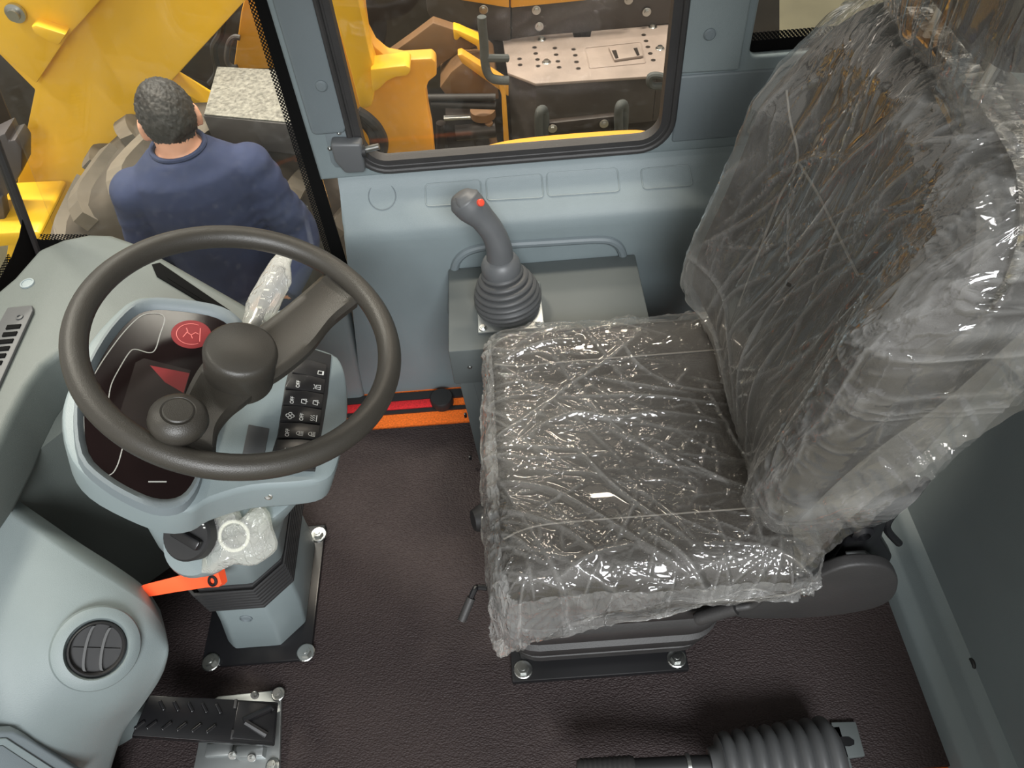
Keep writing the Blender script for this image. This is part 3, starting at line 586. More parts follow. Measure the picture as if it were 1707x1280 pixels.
for u, v in ((446, 836), (253, 868)):
    p = pod(u, v, -0.03); p = at(u, v, z=p.z); bm = lathe(NB(), p+V((0, 0.010, 0)), (0, -0.9, 0.4), [(0.006, -0.004), (0.006, 0.003), (0.004, 0.004), (0.0, 0.003)], 14); obj('screw', bm, 'chrome', col)
# lever on the column
A, B = at(243, 984, y=0.555), at(376, 955, y=0.545); d = (B-A).normalized(); nn = V((0.1, -0.55, 0.8)); nn = (nn-d*nn.dot(d)).normalized(); s = nn.cross(d)
def lv(t, w, h): return A+(B-A)*t+s*w+nn*h
bm = NB(); loft(bm, [[lv(t, -w, 0), lv(t, w, 0), lv(t, w, h), lv(t, w*0.2, h+0.002), lv(t, -w, h)] for t, w, h in ((0, 0.008, 0.004), (0.02, 0.010, 0.007), (0.4, 0.0115, 0.009), (0.8, 0.014, 0.012), (0.96, 0.017, 0.014), (1.0, 0.013, 0.013))])
bv = obj('tilt_lever', bm, 'lever', col, angle=30)
bm = lathe(NB(), lv(0.92, -0.006, 0.012), nn, [(0.009, 0), (0.009, 0.005), (0.005, 0.006), (0.005, 0.002), (0, 0.002)], 16); obj('pivot_bolt', bm, 'blackpaint', bv)
bm = slab(NB(), [lv(-0.01, -0.009, -0.001), lv(0.012, -0.009, -0.001), lv(0.012, 0.009, -0.001), lv(-0.01, 0.009, -0.001)], nn*0.008, 0.001); obj('lever_tip', bm, 'cap', bv)
# stalk right of the hub and its bag
A, B = V((-0.425, 0.80, 0.63)), at(466, 446, z=0.655)
bm = tube(NB(), [A, A*0.6+B*0.4, A*0.3+B*0.7, B], [0.007, 0.008, 0.011, 0.0115], 12, flat=0.6); stk = obj('stalk', bm, 'black', col)
bm = NB(); T = (B-A).normalized(); sd = T.cross(V((0, 0, 1))).normalized()
for k in range(6): p = A*(0.62-0.1*k)+B*(0.38+0.1*k)+V((0, 0, 0.0085+0.0004*k)); ribbon(bm, [p-sd*0.004, p+sd*0.003], 0.0035 if k % 2 else 0.002, (0, 0, 1))
obj('stalk_marks', bm, 'white', stk, smooth=False, recalc=False)
def crumple(bm, amp, sc, seed=0):
    for v in bm.verts:
        p = v.co*sc+V((seed, seed*2, 0)); v.co += V((noise.noise(p), noise.noise(p+V((7, 0, 0))), noise.noise(p+V((0, 9, 0)))))*amp
bm = tube(NB(), [A+(B-A)*t for t in [0.15+0.1*k for k in range(11)]], [0.017, 0.021, 0.024, 0.026, 0.027, 0.028, 0.028, 0.027, 0.024, 0.018, 0.009], 18, flat=0.55); crumple(bm, 0.007, 38, 1)
tag(obj('plastic_sleeve', bm, 'film_bag', angle=25), 'clear crumpled plastic sleeve over the stalk behind the steering wheel', 'plastic bag')
# key in a bag
kc = at(395, 895, y=0.55)
bag_px = [(338, 950), (345, 910), (357, 870), (372, 852), (386, 842), (396, 856), (404, 862), (420, 846), (438, 842), (450, 855), (452, 880), (460, 905), (456, 925), (432, 940), (405, 938), (375, 947)]
bn = V((0.0, -0.62, 0.78)); fpts = [atp(u, v, kc, bn) for u, v in bag_px]; cc = sum(fpts, V())/len(fpts)
bm = NB(); rings = []
for h, k in ((-0.012, 0.0), (-0.012, 0.35), (-0.010, 0.7), (-0.004, 0.95), (0, 1.0), (0.004, 0.95), (0.012, 0.7), (0.014, 0.35), (0.014, 0.0)):
    rings.append([cc+(p-cc)*max(k, 0.01)+bn*h for p in spline(fpts, 2, True)])
loft(bm, rings); crumple(bm, 0.006, 38, 3)
bg = thing('plastic_bag', 'small milky plastic bag hanging on the steering column', 'plastic bag', cc-V((0, 0, 0.04)))
obj('bag_film', bm, 'film_bag', bg, angle=22)
bm = NB(); kr = atp(390, 893, kc+bn*0.004, bn); a, b_, _ = frame(bn); tube(bm, [kr+(a*math.cos(t)+b_*math.sin(t))*0.021 for t in [2*PI*k/28 for k in range(28)]], 0.0028, 8, True); obj('key_ring', bm, 'white', bg)
bm = box(NB(), kr+a*0.004, (0.022, 0.004, 0.003), Matrix((V((0.8, 0.3, -0.2)).normalized(), V((0, 1, 0)), V((0, 0, 1)))).transposed(), 0.001); obj('key', bm, 'chrome', bg)

# ================================================================== steering wheel
WC = V((-0.372, 0.718, 0.748)); WN = V((0.361, -0.017, 0.932)).normalized()
sw_t = thing('steering_wheel', 'large dark steering wheel with spinner knob over the instrument pod', 'steering wheel', WC-WN*0.06)
a, b_, _ = frame(WN); Rm = 0.1995
bm = tube(NB(), [WC+(a*math.cos(t)+b_*math.sin(t))*Rm for t in [2*PI*k/96 for k in range(96)]], 0.0165, 18, True); obj('rim', bm, 'wheel', sw_t)
def wpl(u, v, l): return atp(u, v, WC+WN*l, WN)
def dish(p):
    r = (p-WC).length/Rm; return -0.022*max(0.0, 1-r**2)
def bar(pairs):
    L_ = spline([wpl(*p, -0.006) for p, q in pairs], 5); R_ = spline([wpl(*q, -0.006) for p, q in pairs], 5); rings = []
    for l, r in zip(L_, R_):
        top = []; bot = []
        for k in range(11):
            t = k/10; p = l.lerp(r, t); e = abs(2*t-1); h = dish(p)+0.006-0.006*(1-e**2)-0.008*max(0, (e-0.8)/0.2)**2
            top.append(p+WN*h); bot.append(p+WN*(dish(p)-0.014))
        rings.append(top+bot[::-1])
    return loft(NB(), rings)
obj('spoke', bar([((390, 560), (425, 615)), ((412, 540), (450, 618)), ((440, 523), (478, 603)), ((490, 489), (522, 568)), ((535, 457), (556, 528)), ((560, 436), (598, 500))]), 'wheel', sw_t, angle=50)
obj('spoke', bar([((385, 555), (430, 605)), ((348, 578), (436, 628)), ((326, 606), (412, 652)), ((306, 650), (384, 676)), ((294, 695), (364, 708)), ((296, 745), (360, 757)), ((300, 758), (360, 772))]), 'wheel', sw_t, angle=50)
bm = lathe(NB(), wpl(402, 578, 0.022)-WN*0.055, WN, [(0.046, -0.012), (0.046, 0.01), (0.046, 0.022), (0.047, 0.032), (0.0475, 0.044), (0.0455, 0.051), (0.041, 0.0545), (0.0, 0.0555)], 40); obj('hub_cap', bm, 'wheel', sw_t, angle=60)
kt = wpl(297, 685, 0.040); kb = kt-WN*0.044
bm = lathe(NB(), kb, WN, [(0.010, -0.012), (0.012, 0.0), (0.022, 0.006), (0.031, 0.015), (0.0345, 0.025), (0.033, 0.034), (0.027, 0.041), (0.020, 0.0440), (0.0195, 0.0435), (0.0, 0.0435)], 32); kn = obj('spinner_knob', bm, 'wheel', sw_t, angle=60)
bm = lathe(NB(), kt, WN, [(0.0175, -0.001), (0.0175, 0.001), (0.016, 0.0022), (0.0, 0.0026)], 28); obj('knob_cap', bm, 'wheel', kn)
bm = lathe(NB(), wpl(432, 627, -0.01), WN, [(0.012, -0.02), (0.012, 0.003), (0.009, 0.005), (0, 0.005)], 18); obj('hub_boss', bm, 'wheel', sw_t)

# ================================================================== console box and joystick
con = thing('control_console', 'grey steel console box beside the seat carrying the joystick', 'console', (0.06, 1.08, 0))
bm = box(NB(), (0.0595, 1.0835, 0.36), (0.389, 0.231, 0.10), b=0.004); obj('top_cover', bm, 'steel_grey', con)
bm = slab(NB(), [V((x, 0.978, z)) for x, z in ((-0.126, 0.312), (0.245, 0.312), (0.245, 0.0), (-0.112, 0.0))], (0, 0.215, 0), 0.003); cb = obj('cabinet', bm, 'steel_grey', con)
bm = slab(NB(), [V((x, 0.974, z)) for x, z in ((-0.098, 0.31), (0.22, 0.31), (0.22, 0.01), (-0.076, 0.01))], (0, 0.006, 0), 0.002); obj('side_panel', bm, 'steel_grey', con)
instance('bolt', BOLT_S, at(783, 608, y=0.973), fr((0, -1, 0)), con)
for u, v in ((762, 620), (776, 692), (784, 763)):
    bm = box(NB(), at(u, v, y=0.977), (0.006, 0.006, 0.012), b=0.001); obj('hinge_tab', bm, 'blackpaint', con)
joy = thing('joystick', 'dark grey joystick with red thumb button and ribbed rubber boot', 'joystick', (-0.013, 1.074, 0.41))
JB = V((-0.013, 1.072, 0.412)); 
bm = box(NB(), JB+V((0, -0.002, 0.001)), (0.128, 0.128, 0.006), b=0.002); obj('base_plate', bm, 'zinc', joy)
for sx, sy in ((-1, -1), (1, -1), (1, 1), (-1, 1)): instance('bolt', BOLT_S, JB+V((sx*0.054, sy*0.054-0.002, 0.004)), None, joy)
JT = at(834, 440, y=1.085); ax = (JT-JB); H_ = ax.length; pr_ = [(0.061, 0.0)]
for k in range(7):
    t0 = 0.06+k*0.115; r = (0.065, 0.0665, 0.0650, 0.0615, 0.056, 0.049, 0.041)[k]
    pr_ += [(r-0.006, H_*t0), (r-0.001, H_*(t0+0.025)), (r, H_*(t0+0.055)), (r-0.001, H_*(t0+0.085)), (r-0.007, H_*(t0+0.108))]
pr_ += [(0.032, H_*0.90), (0.032, H_*0.95), (0.0, H_*0.95)]
bm = lathe(NB(), JB, ax, pr_, 40); obj('boot', bm, 'boot', joy, angle=70)
c0 = JB+ax*0.86
bm = lathe(NB(), c0, ax+V((0, 0, 0.02)), [(0.036, -0.004), (0.038, 0.004), (0.037, 0.016), (0.032, 0.026), (0.025, 0.032), (0.0, 0.033)], 32); obj('collar', bm, 'joy', joy, angle=60)
hp = spline([at(834, 446, y=1.085), at(832, 415, y=1.085), at(822, 388, y=1.088), at(804, 364, y=1.092), at(786, 347, y=1.096), at(774, 334, y=1.101), at(766, 322, y=1.105)], 5)
hr = []
for i in range(len(hp)):
    t = i/(len(hp)-1); hr.append((0.0265, 0.0245, 0.0225, 0.0230, 0.0285, 0.0290, 0.0150)[min(6, int(t*6))]*(1-(t*6 % 1))+(0.0265, 0.0245, 0.0225, 0.0230, 0.0285, 0.0290, 0.0150)[min(6, int(t*6)+1)]*(t*6 % 1) if t < 1 else 0.010)
bm = tube(NB(), hp, hr, 20); hd = obj('handle', bm, 'joy', joy, angle=70)
hn = V((0.55, -0.62, 0.55)).normalized()
bp_ = at(790, 340, y=1.096)+hn*0.0235
bm = lathe(NB(), bp_, hn, [(0.0065, -0.006), (0.0065, 0.002), (0.005, 0.0035), (0.0, 0.004)], 18); obj('thumb_button', bm, 'cap', hd)
bm = tube(NB(), [hp[i]+V((-0.35, -0.75, 0.35)).normalized()*hr[i]*0.985 for i in range(3, len(hp)-2)], 0.0012, 6); obj('mould_seam', bm, 'boot', hd)

# ================================================================== pedal
ped = thing('brake_pedal', 'black treadle pedal with raised cleats on a zinc floor plate', 'pedal', (-0.57, 0.42, 0))
bm = slab(NB(), [at(*p, z=0.0) for p in ((472, 1147), (468, 1152), (366, 1163), (340, 1180), (333, 1246), (322, 1300), (468, 1300))], (0, 0, 0.010), 0.003); obj('floor_plate', bm, 'zinc', ped)
for u, v in ((464, 1157), (455, 1276)): instance('bolt', BOLT, at(u, v, z=0.01), None, ped)
TL, BL, TR, BR = at(249, 1158, z=.145), at(220, 1226, z=.145), at(464, 1170, z=.045), at(458, 1243, z=.045)
PNm = (TR-TL).cross(BL-TL).normalized(); PNm = PNm if PNm.z > 0 else -PNm
def pp(s, t, l=0): return (TL*(1-s)+TR*s)*(1-t)+(BL*(1-s)+BR*s)*t+PNm*l
bm = NB(); slab(bm, [pp(0, 0), pp(1, 0), pp(1, 1), pp(0, 1)], -PNm*0.006, 0.002); slab(bm, [pp(0, 0), pp(1, 0), pp(1, 0.06), pp(0, 0.06)], -PNm*0.024, 0.002); slab(bm, [pp(0, 0.94), pp(1, 0.94), pp(1, 1), pp(0, 1)], -PNm*0.024, 0.002)
tr = obj('treadle', bm, 'blackpaint', ped)
X_ = (TR-TL).normalized(); Y_ = PNm.cross(X_)
cl = NB(); box(cl, (0, 0, 0.0015), (0.019, 0.0055, 0.004), b=0.0015); cm_ = bpy.data.meshes.new('cleat'); cl.to_mesh(cm_); cm_.materials.append(M['blackpaint'])
for k in range(5):
    for row, (t, an) in enumerate(((0.24, -0.95), (0.72, 0.75))):
        R_ = Matrix((X_, Y_, PNm)).transposed() @ Matrix.Rotation(an, 3, 'Z'); instance('cleat', cm_, pp(0.12+0.105*k-0.02*row, t), R_, tr)
instance('cleat', cm_, pp(0.02, 0.74), Matrix((X_, Y_, PNm)).transposed() @ Matrix.Rotation(0.75, 3, 'Z'), tr)
bm = slab(NB(), [pp(0.68, 0.04), pp(0.985, 0.07), pp(0.985, 0.93), pp(0.68, 0.9)], PNm*0.003, 0.001); hp_ = obj('heel_plate', bm, 'blackpaint', tr)
bm = tube(NB(), [pp(0.74, 0.50, 0.003), pp(0.94, 0.16, 0.004), pp(0.965, 0.22, 0.004)], 0.006, 8); tube(bm, [pp(0.76, 0.52, 0.003), pp(0.93, 0.78, 0.004)], 0.006, 8); obj('pressed_rib', bm, 'blackpaint', tr)
for s, t in ((0.66, 0.10), (0.68, 0.82)):
    bm = box(NB(), pp(s, t, 0.001), (0.005, 0.016, 0.004), Matrix((X_, Y_, PNm)).transposed(), 0.001); obj('hinge_slot', bm, 'rubber', tr)
for u, v in ((388, 1258), (420, 1262), (425, 1158)): instance('bolt', BOLT_S, at(u, v, z=0.03), fr((0, -0.7, 0.7)), ped)
bm = box(NB(), at(366, 1250, z=0.012), (0.05, 0.022, 0.008), b=0.002); box(bm, at(420, 1255, z=0.016), (0.05, 0.02, 0.03), b=0.002); obj('hinge_bracket', bm, 'zinc', ped)

# ================================================================== parking brake lever
hb = thing('parking_brake', 'floor lever with black ribbed boot near the cab door', 'lever', (0.38, 0.30, 0))
HC = lambda x: V((x, 0.293, 0.085-0.03*(x-0.28)/0.2))
rings = []; xs = 0.262; 
prf = [(0.262, 0.026), (0.275, 0.030), (0.280, 0.046)]
for k in range(8):
    x = 0.283+k*0.0245; r = 0.050+0.0026*k
    prf += [(x, r-0.009), (x+0.005, r-0.001), (x+0.011, r+0.001), (x+0.017, r-0.001), (x+0.022, r-0.009)]
prf += [(0.482, 0.055), (0.486, 0.02)]
for x, r in prf:
    c = HC(x); rings.append([c+V((0, math.cos(t)*r*1.05, math.sin(t)*r)) for t in [2*PI*k/32 for k in range(32)]])
bm = loft(NB(), rings); obj('boot', bm, 'boot', hb, angle=70)
bm = tube(NB(), spline([HC(0.28), HC(0.22)+V((0, 0, 0.003)), HC(0.13)+V((0, -0.002, 0.005))], 4), 0.017, 16); obj('shaft', bm, 'black', hb)
bm = lathe(NB(), HC(0.225)+V((0, 0, 0.003)), (1, 0, 0), [(0.0185, -0.004), (0.0205, -0.003), (0.0205, 0.003), (0.0185, 0.004)], 24); obj('hose_clamp', bm, 'chrome', hb)
bm = NB(); g0 = HC(0.135)+V((0, 0, 0.004)); lathe(bm, g0, (-1, 0, 0.02), [(0.018, 0)]+[(0.0205 if k % 2 else 0.019, 0.003+k*0.004) for k in range(22)]+[(0.016, 0.094), (0.0, 0.096)], 24); obj('grip', bm, 'rubber', hb)
bm = NB(); pl = [at(*p, z=0.0) for p in ((1383, 1206), (1424, 1205), (1440, 1262), (1396, 1268))]; slab(bm, pl, (0, 0, 0.010), 0.002); mp_ = obj('mounting_plate', bm, 'steel_grey', hb)
bm = slab(NB(), [at(*p, z=0.010) for p in ((1388, 1228), (1415, 1228), (1424, 1234), (1424, 1241), (1416, 1244), (1392, 1243))], (0, 0, 0.0008)); obj('slot', bm, 'blackpaint', mp_)
bm = box(NB(), (0.43, 0.30, 0.004), (0.18, 0.12, 0.012), b=0.002); obj('base', bm, 'steel_grey', hb)

# ================================================================== window latch
lt = thing('window_latch', 'dark grey window latch screwed to the pillar by the seal', 'latch', (-0.30, 1.27, 0.66))
q = [at(*p, y=1.283) for p in ((542, 222), (553, 216), (579, 216), (581, 224), (600, 224), (612, 276), (560, 277), (552, 268))]
bm = slab(NB(), q, (0, -0.006, 0), 0.002); obj('back_plate', bm, 'plastic_dk', lt)
q = [at(*p, y=1.277) for p in ((552, 226), (604, 226), (611, 274), (578, 276), (560, 256))]
bm = slab(NB(), q, (0, -0.028, 0), 0.006, 3); obj('latch_body', bm, 'joy', lt)
for u, v in ((565, 221), (550, 247)): instance('screw', BOLT_S, at(u, v, y=1.277), fr((0, -1, 0)), lt).scale = (0.6, 0.6, 0.6)
bm = tube(NB(), [at(606, 250, y=1.262), at(632, 244, y=1.262)], 0.006, 12); obj('latch_pin', bm, 'chrome', lt)
bm = lathe(NB(), at(607, 252, y=1.262), (1, 0, 0), [(0.012, -0.004), (0.012, 0.004)], 16); obj('latch_seat', bm, 'black', lt)

# ================================================================== operator seat
seat = thing('operator_seat', 'charcoal operator seat on a black suspension base, wrapped in film', 'seat', (0.13, 0.72, 0))
bm = box(NB(), (0.105, 0.72, 0.008), (0.335, 0.49, 0.016), b=0.003); obj('floor_plate', bm, 'blackpaint', seat)
for x, y in ((-0.040, 0.497), (0.252, 0.497), (-0.040, 0.94), (0.252, 0.94)): instance('bolt', BOLT_B, V((x, y, 0.016)), None, seat)
bm = box(NB(), (0.105, 0.735, 0.05), (0.30, 0.44, 0.07), b=0.006); obj('plinth', bm, 'black', seat)
prf = [(0.07, 0.0), (0.10, 0.004), (0.112, -0.012), (0.124, 0.010), (0.165, 0.016), (0.180, -0.004), (0.195, 0.016), (0.25, 0.022), (0.265, 0.004), (0.28, 0.022), (0.31, 0.022)]
rings = []
for z, g in prf: rings.append([V((x, y, z)) for x, y in rrect(-0.055-g, 0.300+g*1.2, 0.492-g, 0.955+g, 0.05+g, 6)])
bm = loft(NB(), rings); obj('suspension_cover', bm, 'rubber', seat, angle=60)
bm = box(NB(), (0.14, 0.70, 0.35), (0.38, 0.45, 0.08), b=0.012); obj('seat_pan', bm, 'black', seat)
CXa, CXb, CYa, CYb, CZ = -0.058, 0.390, 0.448, 0.945, 0.500
def crown(x, y):
    s = abs(y-0.697)/0.248
    z = -0.016*math.exp(-((s)/0.62)**6) if s < 1.2 else 0.0
    z += -0.012*max(0, (0.10-x)/0.16)**2 if x < 0.10 else 0.0
    return z
def drape(s, t, x0, x1, y0, y1, r, zt):
    ix0, ix1, iy0, iy1 = x0+r, x1-r, y0+r, y1-r
    px, py = min(max(s, ix0), ix1), min(max(t, iy0), iy1); qx, qy = s-px, t-py; d = math.hypot(qx, qy)
    if d < 1e-9: return V((px, py, zt+crown(px, py))), V((0, 0, 1))
    ux, uy = qx/d, qy/d; a = d/r
    if a < PI/2: return V((px+ux*r*math.sin(a), py+uy*r*math.sin(a), zt+crown(px, py)-r*(1-math.cos(a)))), V((ux*math.sin(a), uy*math.sin(a), math.cos(a)))
    return V((px+ux*r, py+uy*r, zt+crown(px, py)-r-(d-r*PI/2))), V((ux, uy, 0))
bm = NB(); E_ = 0.06
def cf(i, j):
    x = CXa-E_+(CXb-CXa+2*E_)*i; y = CYa-E_+(CYb-CYa+2*E_)*j; p, n = drape(x, y, CXa, CXb, CYa, CYb, 0.045, CZ); return p
g = gridsurf(bm, cf, 60, 60)
bnd = [g[i][0] for i in range(61)]+[g[60][j] for j in range(1, 61)]+[g[i][60] for i in range(59, -1, -1)]+[g[0][j] for j in range(59, 0, -1)]
lowr = [bm.verts.new((v.co.x, v.co.y, 0.385)) for v in bnd]
for i in range(len(bnd)): bm.faces.new((bnd[i], bnd[(i+1) % len(bnd)], lowr[(i+1) % len(bnd)], lowr[i]))
bm.faces.new(lowr); cush = obj('cushion', bm, 'leather', seat, angle=60)
for yy in (0.850, 0.545):
    bm = tube(NB(), [V((x, yy-0.03*max(0, (0.02-x)/0.07)**2*(1 if yy < 0.72 else -1)*0.6, CZ+crown(x, yy)+0.0008)) for x in [-0.045+0.44*k/24 for k in range(25)]], 0.0014, 8); obj('seam', bm, 'thread', cush)
# backrest
BC = V((0.0, 0.715, 0.775)); BA, BB = 0.244, 0.296
def bx(z): return 0.335+0.15*(z-0.5)
def outl(t, gr=0.0):
    n = 4.6; c, s_ = math.cos(t), math.sin(t); r = (abs(c)**n+abs(s_)**n)**(-1/n); return r*c*(BA+gr), r*s_*(BB+gr)
def bface(k, t, gr, front):
    """k 0..1 centre to rim on the front; returns point"""
    oy, oz = outl(t, gr); y = oy*k; z = BC.z+oz*k
    s_ = abs(y)/BA; up = (z-BC.z)/BB
    w = 0.050*max(0, min(1, (s_-0.45)/0.4))**1.5*max(0, 1-max(0, abs(up+0.1)-0.55)/0.45)
    lumb = 0.022*math.exp(-((up+0.45)/0.35)**2)*(1-0.6*s_**2)
    e = max(0, (k-0.80)/0.20); roll = 0.055*(1-math.sqrt(max(0, 1-e*e)))
    return V((bx(z)-w-lumb+roll-front, BC.y+y, z))
def backmesh(nt, ks, gr, front, thick, fn=None):
    bm = NB(); rings = []
    for k in ks: rings.append([bface(k, 2*PI*i/nt, gr, front) for i in range(nt)])
    for d, s_ in thick: rings.append([(lambda q: V((bx(q.z)+d, BC.y+(q.y-BC.y)*s_, BC.z+(q.z-BC.z)*s_)))(bface(1.0, 2*PI*i/nt, gr, front)) for i in range(nt)])
    return rings
rings = backmesh(96, [0.005, 0.1, 0.2, 0.3, 0.4, 0.5, 0.58, 0.66, 0.73, 0.8, 0.85, 0.89, 0.93, 0.96, 0.985, 1.0], 0, 0, [(0.075, 1.0), (0.095, 0.97), (0.105, 0.88), (0.108, 0.5), (0.108, 0.01)])
bk = obj('backrest', loft(NB(), rings), 'leather', seat, angle=60)
_bb = BVHTree.FromPolygons([v.co.copy() for v in bk.data.vertices], [tuple(p.vertices) for p in bk.data.polygons])
def onback(u, v, l=0.001):
    h = _bb.ray_cast(V((0, 0, HCAM)), ray(u, v).normalized()); return h[0]+V((-l, 0, 0))
for path in (((1312, 150), (1318, 200), (1330, 268), (1300, 330), (1262, 430), (1232, 510)), ((1333, 272), (1368, 330), (1405, 405), (1432, 460))):
    bm = tube(NB(), spline([onback(*p, 0.0005) for p in path], 8), 0.0018, 6); obj('seam', bm, 'thread', bk)
def pad(c, s, nx=24):
    bm = NB(); bmesh.ops.create_cube(bm, size=1.0); bmesh.ops.subdivide_edges(bm, edges=bm.edges, cuts=9, use_grid_fill=True)
    for v in bm.verts:
        p = v.co*2; q = V([math.copysign(abs(x)**1.0, x) for x in p]); r = (abs(q.x)**5+abs(q.y)**5+abs(q.z)**5)**(0.2); m_ = max(abs(q.x), abs(q.y), abs(q.z)); q = q*(m_/max(r, 1e-6))
        v.co = V((c[0]+q.x*s[0]/2, c[1]+q.y*s[1]/2, c[2]+q.z*s[2]/2))
    return bm
bm = pad((0.475, 0.72, 1.215), (0.10, 0.27, 0.21)); hrest = obj('headrest', bm, 'leather', seat, angle=60)
for y in (0.66, 0.78):
    bm = tube(NB(), [V((0.455, y, 1.03)), V((0.47, y, 1.14))], 0.006, 10); obj('headrest_post', bm, 'chrome', seat)
# near-side mechanism
YS = 0.463
q = [at(*p, y=YS) for p in ((1225, 1022), (1262, 1003), (1300, 985), (1350, 968), (1400, 948), (1440, 942), (1478, 946), (1495, 960), (1498, 976), (1490, 997), (1465, 1012), (1430, 1021), (1380, 1028), (1310, 1032), (1236, 1031))]
bm = slab(NB(), spline(q, 3, True), (0, 0.020, 0), 0.007, 3); sc = obj('side_cover', bm, 'rubber', seat, angle=50)
instance('screw', BOLT_S, at(1339, 988, y=YS), fr((0, -1, 0)), sc).scale = (0.7, 0.7, 0.7)
bm = tube(NB(), spline([at(1160, 1032, y=0.452), at(1190, 1023, y=0.452), at(1226, 1012, y=0.452)], 4), [0.0095, 0.011, 0.011, 0.011, 0.0115, 0.0115, 0.0115, 0.012, 0.012], 14); rl = obj('recline_grip', bm, 'rubber', seat)
bm = tube(NB(), spline([at(1224, 1013, y=0.453), at(1252, 1008, y=0.455), at(1275, 990, y=0.457), at(1300, 975, y=0.459), at(1345, 962, y=0.461)], 5), 0.0068, 12); obj('lever_arm', bm, 'rubber', rl)
bm = tube(NB(), spline([at(1236, 1010, y=0.475), at(1246, 985, y=0.48), at(1262, 992, y=0.48), at(1270, 985, y=0.48)], 5), 0.002, 8); obj('return_spring', bm, 'chrome', seat)
bm = slab(NB(), [at(*p, y=0.51) for p in ((1330, 985), (1390, 930), (1430, 870), (1450, 830), (1500, 810), (1535, 800), (1520, 835), (1480, 870), (1470, 900), (1488, 930), (1480, 950), (1400, 965))], (0, 0.025, 0), 0.005); rb = obj('recliner_bracket', bm, 'blackpaint', seat)
bm = lathe(NB(), at(1437, 886, y=0.508), (0, -1, 0.15), [(0.016, -0.01), (0.016, 0.006), (0.009, 0.010), (0.009, 0.002), (0, 0.002)], 20); obj('pivot', bm, 'blackpaint', rb)
bm = slab(NB(), [at(*p, y=0.495) for p in ((1412, 930), (1446, 928), (1462, 938), (1452, 948), (1440, 942), (1420, 944))], (0, 0.012, 0), 0.002); obj('clip', bm, 'zinc', rb)
bm = tube(NB(), spline([at(1498, 905, y=0.52), at(1478, 880, y=0.52), at(1490, 855, y=0.53), at(1520, 830, y=0.54), at(1545, 798, y=0.55)], 5), 0.006, 10); obj('frame_tube', bm, 'blackpaint', rb)
# slide bar and front knob
bm = tube(NB(), spline([at(812, 980, z=0.30), at(797, 979, z=0.30), at(790, 985, z=0.30), at(772, 1030, z=0.27)], 5), 0.005, 10); sb = obj('slide_bar', bm, 'blackpaint', seat)
bm = tube(NB(), [at(790, 985, z=0.30)*0.75+at(772, 1030, z=0.27)*0.25, at(770, 1034, z=0.27)], 0.0075, 12); obj('bar_sleeve', bm, 'rubber', sb)
bm = lathe(NB(), at(796, 866, z=0.33), (-1, -0.3, 0.2), [(0.026, -0.06)]+[(0.026 if k % 2 else 0.023, -0.05+k*0.006) for k in range(9)]+[(0.018, 0.008), (0, 0.008)], 24); obj('weight_knob', bm, 'black', seat)

# ------------------------------------------------------------------ polythene covers
def ridge(x): return (1-min(1, abs(x)*2.2))**2
def seglines(paths):
    S_ = []
    for pth, amp, w in paths:
        n_ = len(pth)-1
        for i_, (a, b) in enumerate(zip(pth, pth[1:])): S_.append((a, b, amp, w, math.sin(PI*(i_+0.5)/n_)**0.7))
    return S_
pcov = lambda *px: spline([at(u, v, z=0.503) for u, v in px], 5)
CL = seglines([(pcov((806, 790), (860, 795), (930, 815), (1000, 860), (1075, 910), (1160, 955)), 0.010, 0.006),
    (pcov((960, 735), (1010, 790), (1080, 850), (1170, 920)), 0.007, 0.004), (pcov((803, 832), (870, 850), (940, 882), (1010, 935)), 0.009, 0.005),
    (pcov((1125, 752), (1170, 775), (1215, 795), (1275, 815)), 0.006, 0.004), (pcov((860, 735), (905, 700), (960, 682), (1030, 690), (1110, 682), (1240, 700)), 0.008, 0.007),
    (pcov((985, 622), (1060, 635), (1160, 650)), 0.006, 0.005), (pcov((830, 600), (900, 575), (965, 568)), 0.008, 0.006), (pcov((850, 730), (930, 650), (1010, 600), (1070, 555)), 0.005, 0.008),
    (pcov((812, 720), (870, 690), (940, 640)), 0.005, 0.006), (pcov((805, 870), (860, 895), (900, 930)), 0.007, 0.005), (pcov((1030, 565), (1060, 600), (1090, 620)), 0.006, 0.003),
    (pcov((930, 960), (990, 925), (1080, 905)), 0.006, 0.007), (pcov((1060, 880), (1130, 920), (1190, 975)), 0.007, 0.006), (pcov((1000, 700), (1070, 735), (1160, 790)), 0.005, 0.004)])
def store_crease_glint(me, h):
    a = me.attributes.new('crease_glint', 'FLOAT', 'POINT'); a.data.foreach_set('value', np.asarray(h, dtype=np.float32))
def lineheight(P, S_):
    h = np.zeros(len(P)); mk = np.zeros(len(P))
    for a, b, amp, w, tp in S_:
        a2 = np.array(a.to_2d()); d = np.array(b.to_2d())-a2; L2 = d.dot(d)
        if L2 < 1e-12: continue
        lo_ = np.minimum(a2, a2+d)-3*w; hi_ = np.maximum(a2, a2+d)+3*w; ix = np.nonzero((P[:, 0] > lo_[0]) & (P[:, 0] < hi_[0]) & (P[:, 1] > lo_[1]) & (P[:, 1] < hi_[1]))[0]
        if not len(ix): continue
        Q = P[ix]; t = np.clip(((Q-a2)@d)/L2, 0, 1); dist = np.linalg.norm(Q-a2-t[:, None]*d, axis=1); h[ix] = np.maximum(h[ix], amp*(0.35+0.65*tp)*np.exp(-(dist/w)**2)); mk[ix] = np.maximum(mk[ix], tp*min(1.0, amp/0.005)*np.exp(-(dist/min(w*0.8, 0.0022))**2))
    return h, mk
def rn(p): return ridge(noise.noise(p))
